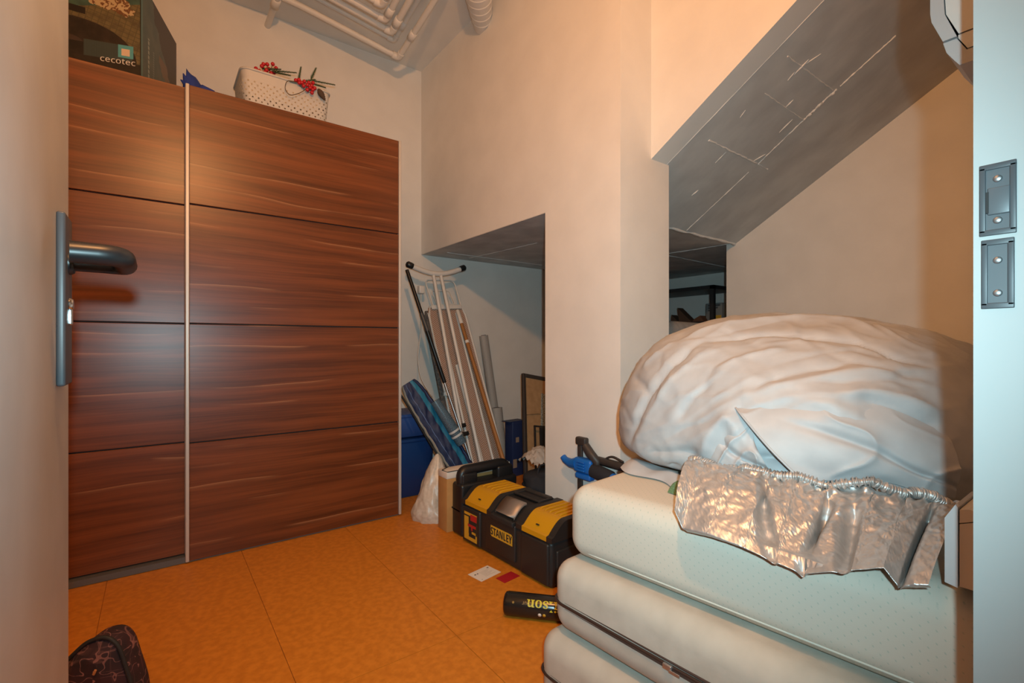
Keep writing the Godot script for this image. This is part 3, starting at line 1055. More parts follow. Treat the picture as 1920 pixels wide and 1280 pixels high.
func crom(a: Vector3, b: Vector3, c: Vector3, d: Vector3, t: float) -> Vector3:
	return 0.5 * (2.0 * b + (c - a) * t + (2.0 * a - 5.0 * b + 4.0 * c - d) * t * t + (3.0 * b - 3.0 * c + d - a) * t * t * t)

func spline(p: Array, u: float) -> Vector3:
	var x := clampf(u, 0.0, 0.99999) * (p.size() - 1)
	var i := int(x)
	return crom(p[maxi(i - 1, 0)], p[i], p[i + 1], p[mini(i + 2, p.size() - 1)], x - i)

func fold_field(p: Vector3, n: Vector3, folds: Array) -> float:
	var sum := 0.0
	for f in folds:
		if not f.box.has_point(p):
			continue
		var pts: Array = f.pts
		var best := 1e9
		var bt := 0.0
		var bs := 0.0
		for i in pts.size() - 1:
			var a: Vector3 = pts[i]
			var d: Vector3 = f.dir[i]
			var l: float = f.len[i]
			var ap := p - a
			var t := clampf(ap.dot(d), 0.0, l)
			var q := ap - d * t
			var dd := q.length_squared()
			if dd < best:
				best = dd
				bt = (i + t / l) / (pts.size() - 1)
				bs = -n.cross(d).dot(q)
		var dist := sqrt(best)
		var taper := smoothstep(0.0, 0.22, minf(bt, 1.0 - bt) + 0.03)
		match f.kind:
			0:
				sum += f.amp * taper * exp(-pow(dist / f.width, 1.05))
			1:
				sum -= f.amp * taper * exp(-pow(dist / f.width, 1.0))
			2:
				var s := dist * signf(bs)
				sum += f.amp * taper * smoothstep(-0.009, 0.008, s) * exp(-pow(maxf(s, 0.0) / f.width, 1.6))
				sum -= f.amp * 0.35 * taper * exp(-pow((s + 0.008) / 0.014, 2.0))
	return sum

func cover() -> void:
	rough_mat("cover_cloth", lin(0.41, 0.415, 0.425), lin(0.47, 0.475, 0.48), 0.02, 101, 0.55, 1.5, 0.04)
	M.cover_cloth.metallic_specular = 0.5
	var sil := rough_mat("silver_cloth", lin(0.50, 0.485, 0.47), lin(0.62, 0.60, 0.58), 0.03, 102, 0.40, 3.0, 0.03)
	sil.metallic = 0.7
	var t := thing("furniture_cover", "big crumpled silver grey tarpaulin cover heaped on the dotted mattress", "cover")
	var folds := []
	for f in FOLDS:
		var pts := []
		var bb := AABB(Vector3(f[3][0][0], f[3][0][1], f[3][0][2]), Vector3.ZERO)
		for q in f[3]:
			var v := Vector3(q[0], q[1], q[2])
			pts.append(v)
			bb = bb.expand(v)
		var dirs := []
		var lens := []
		for i in pts.size() - 1:
			dirs.append((pts[i + 1] - pts[i]).normalized())
			lens.append((pts[i + 1] - pts[i]).length())
		folds.append({"kind": f[0], "amp": f[1], "width": f[2], "pts": pts, "dir": dirs, "len": lens, "box": bb.grow(f[2] * 2.4)})
	var c := Vector3(1.755, 0.64, -0.655)
	var nn := noise(3.2, 111, 3)
	var nf := noise(7.5, 112, 2)
	var nr := noise(3.0, 113, 1)
	var nu := 620
	var nv := 220
	var rows := []
	for j in nv + 1:
		var el := lerpf(-89.0, 89.5, pow(float(j) / nv, 1.0))
		var row := PackedVector3Array()
		for i in nu + 1:
			# finer towards the side that faces the door
			var w := TAU * float(i % nu) / nu
			var az := w + 0.62 * sin(w) + PI
			var v := Vector3(cos(deg_to_rad(el)) * cos(az + PI), sin(deg_to_rad(el)), cos(deg_to_rad(el)) * sin(az + PI))
			v.x = -v.x
			row.append(v)
		rows.append(row)
	for j in rows.size():
		var row: PackedVector3Array = rows[j]
		for i in row.size():
			var v := row[i]
			var up := v.y > 0.0
			var q := 2.5 if up else 3.5
			var s := v.z
			var r := 1.0 / pow(pow(pow(absf(v.x), 2.7) + pow(absf(v.z), 2.7), q / 2.7) + pow(absf(v.y), q), 1.0 / q)
			var h: float = 0.372 * (1.0 - 0.16 * clampf(r * s, -1, 1)) if up else 0.084
			var p := c + Vector3(0.69 * v.x, h * v.y, 0.50 * v.z) * r
			var n := Vector3(v.x / 0.69, v.y / h * 0.75, v.z / 0.5).normalized()
			var k := fold_field(p, n, folds)
			k += nn.get_noise_3dv(p * Vector3(1, 1.6, 1)) * 0.006
			var q1 := 1.0 - absf(nr.get_noise_3dv(p * Vector3(1.0, 1.5, 0.8)))
			var q2 := 1.0 - absf(nf.get_noise_3dv(p * Vector3(1.0, 1.3, 0.7)))
			k += 0.006 * pow(q1, 6.0) + 0.0028 * pow(q2, 5.0)
			k -= 0.003 * pow(1.0 - absf(nr.get_noise_3dv(p * Vector3(0.9, 1.2, 1.2) + Vector3(7, 3, 1))), 9.0)
			var low := smoothstep(-0.075, -0.03, p.y - c.y)
			p += n * k * low
			p.y = maxf(p.y, 0.5585)
			row[i] = p
		rows[j] = row
	var st := begin()
	grid(st, rows)
	obj("sheet", st, M.cover_cloth, t)
	# laps that hang over the lower front
	for k in LAPS.size():
		var ctl := []
		for r in LAPS[k]:
			var q := []
			for v in r:
				q.append(Vector3(v[0], v[1], v[2]))
			ctl.append(q)
		rows = []
		var back := []
		for j in 61:
			var v := j / 60.0
			var row := PackedVector3Array()
			var rb := PackedVector3Array()
			for i in 91:
				var u := i / 90.0
				var col := []
				for q in ctl:
					col.append(spline(q, u))
				var p := spline(col, v)
				var w := sin(PI * clampf(v * 0.9 + 0.05, 0, 1))
				var s := 0.010 * pow(1.0 - absf(nr.get_noise_2d(u * 0.55 + v * 0.30 + k, v * 0.25 - u * 0.2)), 8.0)
				s += 0.0035 * nf.get_noise_2d(u * 0.35 + 2.0, v * 0.22) - 0.012 * exp(-pow((v - 0.45 - 0.6 * (u - 0.45)) / 0.05, 2.0)) * smoothstep(0.15, 0.5, u)
				p += Vector3(-0.85, 0.35, 0.35) * s * w
				row.append(p)
				rb.append(p + Vector3(0.0026, -0.001, -0.001))
			rows.append(row)
			back.append(rb)
		st = begin()
		grid(st, rows)
		back.reverse()
		grid(st, back, false, 1)
		var edge := []
		for j in 61:
			edge.append(rows[j][0] + Vector3(0.0013, 0, 0))
		tube(st, edge, 0.0026, 6)
		obj("overlapping_lap", st, M.cover_cloth, t)
	# loose flap that lies flat on the mattress at the far end of the heap
	st = begin()
	rows = []
	for i in 31:
		var row := PackedVector3Array()
		for j in 9:
			var u := i / 30.0
			var v := j / 8.0
			var a := Vector3(1.16, 0.575, -0.93).lerp(Vector3(1.09, 0.575, -0.66), u)
			var b := a + Vector3(-0.075 - 0.02 * sin(u * 8.0), -0.015, 0.0)
			var p := a.lerp(b, v)
			p.y += 0.012 * sin(PI * v) * (0.7 + 0.5 * sin(u * 13.0)) + 0.0015
			row.append(p)
		rows.append(row)
	grid(st, rows)
	obj("loose_flap", st, M.cover_cloth, t)
	# silver skirt with its gathered hem
	var hem := [Vector3(1.05, 0.632, -0.672), Vector3(1.048, 0.632, -0.615), Vector3(1.045, 0.637, -0.542), Vector3(1.05, 0.642, -0.482), Vector3(1.058, 0.640, -0.435), Vector3(1.07, 0.638, -0.382), Vector3(1.09, 0.652, -0.315), Vector3(1.12, 0.64, -0.272), Vector3(1.15, 0.632, -0.24), Vector3(1.2, 0.615, -0.2)]
	var low := [Vector3(0.836, 0.577, -0.578), Vector3(0.834, 0.545, -0.560), Vector3(0.836, 0.550, -0.507), Vector3(0.843, 0.548, -0.440), Vector3(0.848, 0.542, -0.387), Vector3(0.853, 0.538, -0.345), Vector3(0.862, 0.566, -0.281), Vector3(0.868, 0.582, -0.242), Vector3(0.866, 0.560, -0.225), Vector3(0.872, 0.572, -0.192)]
	var cell := FastNoiseLite.new()
	cell.noise_type = FastNoiseLite.TYPE_CELLULAR
	cell.seed = 5
	cell.frequency = 5.0
	cell.cellular_return_type = FastNoiseLite.RETURN_DISTANCE2_SUB
	cell.cellular_jitter = 1.0
	cell.domain_warp_enabled = true
	cell.domain_warp_amplitude = 0.06
	cell.domain_warp_frequency = 6.0
	var cell2: FastNoiseLite = cell.duplicate()
	cell2.seed = 9
	cell2.frequency = 15.0
	var ch := Curve3D.new()
	var cl := Curve3D.new()
	for k in hem.size():
		ch.add_point(hem[k])
		cl.add_point(low[k])
	rows = []
	var mu := 260
	var mv := 90
	for i in mu + 1:
		var u := float(i) / mu
		var a := ch.samplef(u * 9.0)
		var b := cl.samplef(u * 9.0)
		var row := PackedVector3Array()
		for j in mv + 1:
			var v := float(j) / mv
			var p := a.lerp(b, v)
			var body := pow(sin(PI * clampf(v, 0.0, 1.0)), 0.6)
			p.y += (0.028 + 0.022 * sin(u * 6.0 + 1.0)) * body * (1.0 - 0.35 * v)
			p.x -= 0.012 * body
			var k := (cell.get_noise_3dv(p * Vector3(0.8, 1, 1.1)) * 0.034 + cell2.get_noise_3dv(p) * 0.004 + 0.024) * (0.25 + 0.75 * body)
			k += 0.010 * sin(u * 46.0 + 5.0 * nn.get_noise_2d(u * 3.0, v)) * exp(-v * 5.0)
			# deep folds that run down from the hem
			for f in [[0.36, 0.14, 0.02, 0.03], [0.56, -0.05, 0.016, 0.045], [0.63, 0.02, 0.014, 0.035], [0.90, 0.0, 0.016, 0.05]]:
				var du: float = u - (f[0] + f[1] * (v - 0.5))
				k -= f[3] * exp(-pow(du / f[2], 2.0)) * body * smoothstep(0.05, 0.35, v)
			p += Vector3(-0.55, 0.8, 0.1) * k
			if v > 0.97:
				p.x += 0.02 * (v - 0.97) / 0.03
			p.y = maxf(p.y, 0.5595 if p.x > 0.875 else 0.40)
			row.append(p)
		rows.append(row)
	st = begin()
	grid(st, rows)
	obj("silver_skirt", st, M.silver_cloth, t)
	# hem: a narrow tunnel puckered by its elastic
	st = begin()
	var hr := []
	var hp := []
	for i in 901:
		var u := i / 900.0
		var p := ch.samplef(u * 8.8)
		p.y += 0.006 + 0.004 * sin(u * 31.0)
		hp.append(p + Vector3(-0.006, 0, 0))
		hr.append(0.0085 + 0.0028 * sin(u * 520.0 + 9.0 * nn.get_noise_1d(u * 9.0)))
	tube(st, hp, hr, 10)
	obj("elastic_hem", st, M.silver_cloth, t)
	# plastic box low on the wall by the mattress end
	var b := thing("plastic_housing", "beige plastic box with grey front cover low by the door frame, at the mattress end", "wall box", Vector3(0.91, 0.576, -0.116))
	mat("beige_plastic", lin(0.52, 0.47, 0.40), 0.5)
	mat("grey_plastic", lin(0.46, 0.47, 0.48), 0.45)
	var sd := Transform3D(Basis(Vector3(0, 0, 1), Vector3(0, 1, 0), Vector3(1, 0, 0)), Vector3.ZERO)
	st = begin()
	extrude(st, PackedVector2Array([Vector2(-0.0505, 0.0), Vector2(-0.0645, 0.003), Vector2(-0.0645, 0.095), Vector2(-0.053, 0.117), Vector2(-0.0505, 0.113)]), 0.104, sd.translated(Vector3(-0.002, 0, 0)))
	obj("front_cover", st, M.grey_plastic, b)
	st = begin()
	extrude(st, PackedVector2Array([Vector2(0.0, 0.002), Vector2(-0.049, 0.002), Vector2(-0.049, 0.090), Vector2(-0.03, 0.098), Vector2(0.0, 0.098)]), 0.1, sd)
	obj("case", st, M.beige_plastic, b)
	st = begin()
	extrude(st, PackedVector2Array([Vector2(0.0, 0.0995), Vector2(-0.03, 0.0995), Vector2(-0.049, 0.0915), Vector2(-0.049, 0.110), Vector2(-0.04, 0.113), Vector2(0.0, 0.111)]), 0.1, sd)
	obj("lid", st, M.beige_plastic, b)
	# a scrap of green cloth peeping out under the skirt
	st = begin()
	rows = []
	for i in 9:
		var row := PackedVector3Array()
		for j in 7:
			var u := i / 8.0
			var v := j / 6.0
			row.append(Vector3(1.0 + 0.06 * u, 0.559 + 0.022 * sin(PI * u) * (0.7 + 0.5 * sin(v * 9.0)), -0.66 - 0.05 * v))
		rows.append(row)
	grid(st, rows)
	rough_mat("green_print", lin(0.03, 0.09, 0.04), lin(0.2, 0.28, 0.14), 0.1, 131, 0.8, 8.0)
	tag(obj("cloth_scrap", st, M.green_print), "scrap of green patterned cloth peeping out beside the gathered hem", "cloth")

# ------------------------------------------------------------------ behind the wardrobe
func niche() -> void:
	ironing_board()
	# telescopic pole, black grip above and steel below
	var t := thing("telescopic_pole", "thin pole, black above and steel below, leaning across the ironing board", "pole", Vector3(1.57, 0.0, -2.40))
	var top := Vector3(1.275, 1.39, -2.83) - t.position
	var st := begin()
	bar(st, Vector3.ZERO, top * 0.5, 0.0075, 10)
	obj("steel_shaft", st, M.dull_metal, t)
	st = begin()
	tube(st, [top * 0.49, top * 0.495, top], [0.009, 0.0125, 0.0115], 10)
	obj("grip", st, M.black_plastic, t)
	st = begin()
	bar(st, top * 0.72, top * 0.80, 0.0135, 10)
	obj("clip_sleeve", st, M.plate_grey, t)
	# wooden broomstick
	t = thing("broomstick", "wooden broomstick with white tip leaning at the ironing board edge", "stick", Vector3(1.70, 0.0, -2.25))
	top = Vector3(1.682, 1.158, -2.90) - t.position
	mat("stick_wood", lin(0.36, 0.16, 0.05), 0.5)
	st = begin()
	bar(st, Vector3.ZERO, top * 0.92, 0.0125, 12)
	obj("shaft", st, M.stick_wood, t)
	st = begin()
	tube(st, [top * 0.915, top * 0.925, top * 0.995, top], [0.013, 0.0145, 0.0135, 0.009], 12)
	obj("tip", st, M.white_enamel, t)
	st = begin()
	bar(st, top * 0.80, top * 0.815, 0.0145, 12)
	obj("tape_band", st, M.white_enamel, t)
	# rolls of bubble wrap
	var bw := rough_mat("bubble_wrap", lin(0.38, 0.37, 0.35), lin(0.62, 0.60, 0.57), 0.09, 141, 0.25, 6.0, 0.3)
	bw.metallic_specular = 0.8
	var rl := [[Vector3(2.10, 0.0, -2.95), Vector3(1.985, 0.985, -3.03), 0.034, "long roll of clear bubble wrap against the niche wall"], [Vector3(2.02, 0.0, -2.83), Vector3(2.0, 0.455, -2.88), 0.042, "short roll of bubble wrap in front of the long one"]]
	for r in rl:
		var o := thing("bubble_wrap_roll", r[3], "roll", r[0], Basis(), "bubble wrap rolls in the niche")
		var e: Vector3 = r[1] - r[0]
		st = begin()
		tube(st, [Vector3.ZERO, e * 0.25, e * 0.5, e * 0.75, e], r[2], 18)
		obj("wrap", st, bw, o)
		st = begin()
		tube(st, [e * 0.999, e * 1.004], r[2] * 0.55, 14)
		obj("core", st, M.matt_black, o)
	# picture seen from its back
	var a := Vector3(1.90, 0.0, -2.42)
	var up := (Vector3(2.02, 0.72, -2.60) - a)
	var hgt := up.length()
	up = up.normalized()
	var right := (Vector3(1, 0, -0.1) - up * up.dot(Vector3(1, 0, -0.1))).normalized()
	t = thing("picture_frame", "dark picture frame turned back to front, bare board leaning behind the pier", "picture frame", a, Basis(right, up, right.cross(up)))
	var fw := 0.44
	mat("frame_wood", lin(0.05, 0.04, 0.035), 0.5)
	rough_mat("back_board", lin(0.42, 0.24, 0.11), lin(0.52, 0.31, 0.15), 0.01, 151, 0.8, 3.0)
	for q in [[Vector3(0.0125, hgt * 0.5, 0), Vector3(0.025, hgt, 0.022)], [Vector3(fw - 0.0125, hgt * 0.5, 0), Vector3(0.025, hgt, 0.022)], [Vector3(fw * 0.5, hgt - 0.0125, 0), Vector3(fw - 0.05, 0.025, 0.022)], [Vector3(fw * 0.5, 0.0125, 0), Vector3(fw - 0.05, 0.025, 0.022)]]:
		st = begin()
		rbox(st, q[0], q[1], 0.003)
		obj("frame_bar", st, M.frame_wood, t)
	st = begin()
	box(st, Vector3(0.025, 0.025, -0.008), Vector3(fw - 0.025, hgt - 0.025, 0.001))
	obj("back_board", st, M.back_board, t)
	st = begin()
	tube(st, [Vector3(0.02, hgt * 0.62, 0.012), Vector3(0.12, hgt * 0.64, 0.006), Vector3(0.24, hgt * 0.65, 0.006), Vector3(fw - 0.02, hgt * 0.62, 0.012)], 0.0012, 5)
	obj("hanging_wire", st, M.matt_black, t)
	# second, glossy print behind an edge of the first and a black framed one in front
	var sm := rough_mat("torn_print", lin(0.05, 0.06, 0.06), lin(0.6, 0.58, 0.5), 0.05, 152, 0.4, 4.0)
	st = begin()
	rbox(st, Vector3(0.21, 0.31, 0.028), Vector3(0.2, 0.62, 0.006), 0.002, Basis(Vector3(0, 0, 1), deg_to_rad(-4.0)))
	var pp := obj("print_panel", st, sm)
	pp.transform = Transform3D(t.basis, a + right * 0.02)
	tag(pp, "torn printed panel overlapping the bare board beside the pier", "picture")
	t = thing("small_picture", "thin black frame leaning low in front of the bare board", "picture frame", Vector3(1.945, 0.0, -2.36), Basis(right, up, right.cross(up)))
	for q in [[Vector3(0.005, 0.2, 0), Vector3(0.010, 0.40, 0.012)], [Vector3(0.105, 0.395, 0), Vector3(0.21, 0.010, 0.012)], [Vector3(0.205, 0.2, 0), Vector3(0.010, 0.40, 0.012)], [Vector3(0.105, 0.005, 0), Vector3(0.21, 0.010, 0.012)]]:
		st = begin()
		rbox(st, q[0], q[1], 0.001, Basis(), 1)
		obj("frame_bar", st, M.matt_black, t)
	st = begin()
	box(st, Vector3(0.05, 0.012, -0.004), Vector3(0.2, 0.388, 0.002))
	obj("dark_panel", st, M.matt_black, t)
	for k in 2:
		t = thing("steel_tube", ["brighter steel tube leaning beside the black frame at the pier", "duller steel tube leaning hard against the pier edge"][k], "tube", Vector3([1.85, 1.89][k], 0, [-2.10, -2.06][k]))
		var e := Vector3([2.02, 2.04][k], 0.62, [-2.30, -2.24][k]) - t.position
		st = begin()
		bar(st, Vector3.ZERO, e, 0.014, 14)
		obj("shaft", st, M.dull_metal if k else M.chrome, t)
		st = begin()
		bar(st, Vector3.ZERO, e * 0.03, 0.016, 14)
		obj("end_cap", st, M.matt_black, t)
	# blue box on end behind the frame
	t = thing("blue_box", "dark blue cardboard box standing on end behind the picture frame", "box", Vector3(2.035, 0, -2.70), Basis(Vector3.UP, 0.1))
	mat("blue_card", lin(0.015, 0.03, 0.10), 0.5)
	mat("label_tan", lin(0.32, 0.24, 0.17), 0.6)
	st = begin()
	rbox(st, Vector3(0, 0.19, 0), Vector3(0.12, 0.38, 0.08), 0.003, Basis(), 1)
	obj("carton", st, M.blue_card, t)
	st = begin()
	box(st, Vector3(-0.03, 0.235, 0.04), Vector3(0.0, 0.27, 0.0406))
	box(st, Vector3(-0.055, 0.06, 0.04), Vector3(-0.02, 0.12, 0.0406))
	obj("label", st, M.label_tan, t)
	st = begin()
	box(st, Vector3(-0.09, 0.38, -0.04), Vector3(0.06, 0.384, 0.04))
	obj("flap", st, M.blue_card, t)
	beach_bag()
	# blue tubs stacked behind the bag
	mat("tub_blue", lin(0.012, 0.055, 0.20), 0.4)
	mat("tub_blue_light", lin(0.05, 0.11, 0.33), 0.45)
	for k in 2:
		t = thing("plastic_tub", ["dark blue plastic tub on the floor behind the beach bag", "lighter blue plastic tub stacked in the dark blue one"][k], "tub", Vector3(1.245, [0.0, 0.36][k], -2.80))
		st = begin()
		var h: float = [0.335, 0.125][k]
		var rows := []
		for p in [[0.13, 0.0], [0.145, 0.004], [0.163, h - 0.02], [0.163, h]]:
			var row := PackedVector3Array()
			for i in 25:
				var an := TAU * i / 24
				var sx := pow(absf(cos(an)), 0.5) * signf(cos(an))
				var sz := pow(absf(sin(an)), 0.5) * signf(sin(an))
				row.append(Vector3(p[0] * sx, p[1], p[0] * sz * 0.85))
			rows.append(row)
		grid(st, rows)
		obj("wall", st, M.tub_blue if k == 0 else M.tub_blue_light, t)
		st = begin()
		rbox(st, Vector3(0, h + 0.006, 0), Vector3(0.345, 0.022, 0.295), 0.009)
		obj("rim", st, M.tub_blue if k == 0 else M.tub_blue_light, t)

func ironing_board() -> void:
	var foot := Vector3(1.71, 0.0, -2.55)
	var tip := Vector3(1.63, 1.18, -2.97)
	var up := (tip - foot)
	var len := up.length()
	up = up.normalized()
	var right := (Vector3(1, 0, 0) - up * up.x).normalized()
	var t := thing("ironing_board", "white ironing board standing on end, its wire mesh underside outwards", "ironing board", foot, Basis(right, up, right.cross(up)))
	# outline: square end down, slightly narrowed end up
	var hw := func(y: float) -> float:
		return lerpf(0.172, 0.145, clampf(y / len, 0, 1)) * (1.0 - 0.12 * pow(clampf((y / len - 0.93) / 0.07, 0, 1), 2.0))
	var im := Image.create(64, 64, false, Image.FORMAT_RGBA8)
	for y in 64:
		for x in 64:
			var a := absf(fposmod(x + 0.0, 64.0) - 32.0) / 32.0
			var b := absf(fposmod(y + 0.0, 64.0) - 32.0) / 32.0
			var solid := absf(a - b) < 0.30 or absf(a + b - 1.0) < 0.30
			solid = absf(a + b - 1.0) < 0.18
			im.set_pixel(x, y, Color(1, 1, 1, 1.0 if solid else 0.0))
	var mm := mat("board_mesh", lin(0.70, 0.67, 0.63), 0.4)
	mm.albedo_texture = ImageTexture.create_from_image(im)
	mm.transparency = BaseMaterial3D.TRANSPARENCY_ALPHA_SCISSOR
	mm.alpha_scissor_threshold = 0.5
	mat("pad_tan", lin(0.42, 0.17, 0.07), 0.9)
	rough_mat("pad_cover", lin(0.05, 0.055, 0.07), lin(0.20, 0.18, 0.15), 0.03, 161, 0.85, 3.0)
	var st := begin()
	st.set_smooth_group(0)
	var n := 30
	for i in n:
		var y0 := len * i / n
		var y1 := len * (i + 1) / n
		var w0: float = hw.call(y0)
		var w1: float = hw.call(y1)
		var q := [Vector3(-w0, y0, 0), Vector3(-w1, y1, 0), Vector3(w1, y1, 0), Vector3(w0, y0, 0)]
		for k in [0, 1, 2, 0, 2, 3]:
			st.set_uv(Vector2(q[k].x / 0.021, q[k].y / 0.0125))
			st.add_vertex(q[k])
	obj("mesh_top", st, mm, t)
	st = begin()
	var poly := PackedVector2Array()
	for i in 21:
		poly.append(Vector2(-hw.call(len * i / 20.0) - 0.004, len * i / 20.0))
	for i in 21:
		poly.append(Vector2(hw.call(len * (20 - i) / 20.0) + 0.004, len * (20 - i) / 20.0))
	extrude(st, poly, 0.006, Transform3D(Basis(), Vector3(0, 0, -0.014)))
	obj("pad_back", st, M.pad_tan, t)
	st = begin()
	poly = PackedVector2Array()
	for i in 21:
		poly.append(Vector2(-hw.call(len * i / 20.0) - 0.028, len * i / 20.0 * 0.985))
	for i in 21:
		poly.append(Vector2(hw.call(len * (20 - i) / 20.0) + 0.012, len * (20 - i) / 20.0 * 0.985))
	extrude(st, poly, 0.012, Transform3D(Basis(), Vector3(0, 0, -0.028)))
	obj("pad_cover", st, M.pad_cover, t)
	st = begin()
	var rim := []
	for i in 21:
		rim.append(Vector3(-hw.call(len * i / 20.0), maxf(len * i / 20.0, 0.008), 0))
	for i in 21:
		rim.append(Vector3(hw.call(len * (20 - i) / 20.0), maxf(len * (20 - i) / 20.0, 0.008), 0))
	rim.append(rim[0])
	tube(st, rim, 0.0075, 8)
	obj("rim_tube", st, M.white_enamel, t)
	for x in [-0.085, 0.075]:
		st = begin()
		bar(st, Vector3(x, 0.03, 0.014), Vector3(x * 0.85, len * 0.96, 0.014), 0.0085, 10)
		obj("stiffener", st, M.white_enamel, t)
	# iron rest at the upper end
	st = begin()
	tube(st, fillet([Vector3(-0.10, len - 0.01, 0.01), Vector3(-0.135, len + 0.19, 0.03), Vector3(0.10, len + 0.19, 0.03), Vector3(0.12, len - 0.01, 0.01)], 0.04, 5), 0.005, 8)
	tube(st, fillet([Vector3(-0.07, len + 0.015, 0.01), Vector3(-0.085, len + 0.125, 0.0), Vector3(0.06, len + 0.125, 0.0), Vector3(0.075, len + 0.015, 0.01), Vector3(-0.07, len + 0.015, 0.01)], 0.02, 4), 0.004, 8)
	obj("iron_rest", st, M.white_enamel, t)
	st = begin()
	rbox(st, Vector3(0, len - 0.005, 0.012), Vector3(0.24, 0.03, 0.012), 0.004)
	obj("end_bracket", st, M.white_enamel, t)
	# folded legs in front, with the bowed foot bar at the top
	var inv := t.transform.affine_inverse()
	st = begin()
	var bow := []
	for i in 17:
		var u := i / 16.0
		bow.append(inv * (Vector3(1.335, 1.432, -2.90).lerp(Vector3(1.715, 1.448, -2.90), u) + Vector3(0, -0.045 * sin(PI * u), 0)))
	tube(st, bow, 0.0175, 14)
	obj("foot_bar", st, M.white_enamel, t)
	for e in [[0, 1], [16, 15]]:
		st = begin()
		var d: Vector3 = (bow[e[0]] - bow[e[1]]).normalized()
		tube(st, [bow[e[0]] - d * 0.012, bow[e[0]], bow[e[0]] + d * 0.026, bow[e[0]] + d * 0.034], [0.0195, 0.021, 0.021, 0.012], 14)
		obj("foot_cap", st, M.black_plastic, t)
	for q in [[Vector3(1.497, 1.392, -2.90), Vector3(1.547, 0.365, -2.62)], [Vector3(1.553, 1.395, -2.90), Vector3(1.640, 0.02, -2.47)], [Vector3(1.62, 0.78, -2.80), Vector3(1.655, 0.02, -2.46)]]:
		st = begin()
		bar(st, inv * (q[0] as Vector3), inv * (q[1] as Vector3), 0.0115, 12)
		obj("leg", st, M.white_enamel, t)
	for q in [Vector3(1.565, 0.40, -2.64), Vector3(1.575, 0.35, -2.62)]:
		st = begin()
		rbox(st, inv * (q as Vector3), Vector3(0.05, 0.026, 0.03), 0.006)
		obj("leg_end", st, M.black_plastic, t)
	# plug, flex and socket
	var c := thing("plug_lead", "white plug with thin flex dangling beside the ironing board", "cable", Vector3(1.445, 1.29, -2.98))
	st = begin()
	rbox(st, Vector3.ZERO, Vector3(0.042, 0.055, 0.04), 0.01)
	obj("plug", st, M.white_enamel, c)
	st = begin()
	tube(st, fillet([Vector3(0, -0.03, 0), Vector3(0.0, -0.08, 0), Vector3(-0.02, -0.25, 0.05), Vector3(-0.075, -0.46, 0.10), Vector3(-0.06, -0.60, 0.12), Vector3(0.0, -0.70, 0.14), Vector3(0.02, -0.72, 0.13)], 0.08, 6), 0.0032, 6)
	obj("flex", st, M.white_enamel, c)
	c = thing("socket_lead", "thin white cord with double socket hanging over the wire mesh", "cable", Vector3(1.500, 0.60, -2.73))
	st = begin()
	rbox(st, Vector3.ZERO, Vector3(0.035, 0.03, 0.02), 0.006)
	obj("socket", st, M.white_enamel, c)
	st = begin()
	tube(st, [Vector3(0, 0.012, 0), Vector3(-0.01, 0.18, -0.05), Vector3(-0.03, 0.40, -0.13), Vector3(-0.035, 0.53, -0.19)], 0.0028, 6)
	obj("flex", st, M.white_enamel, c)

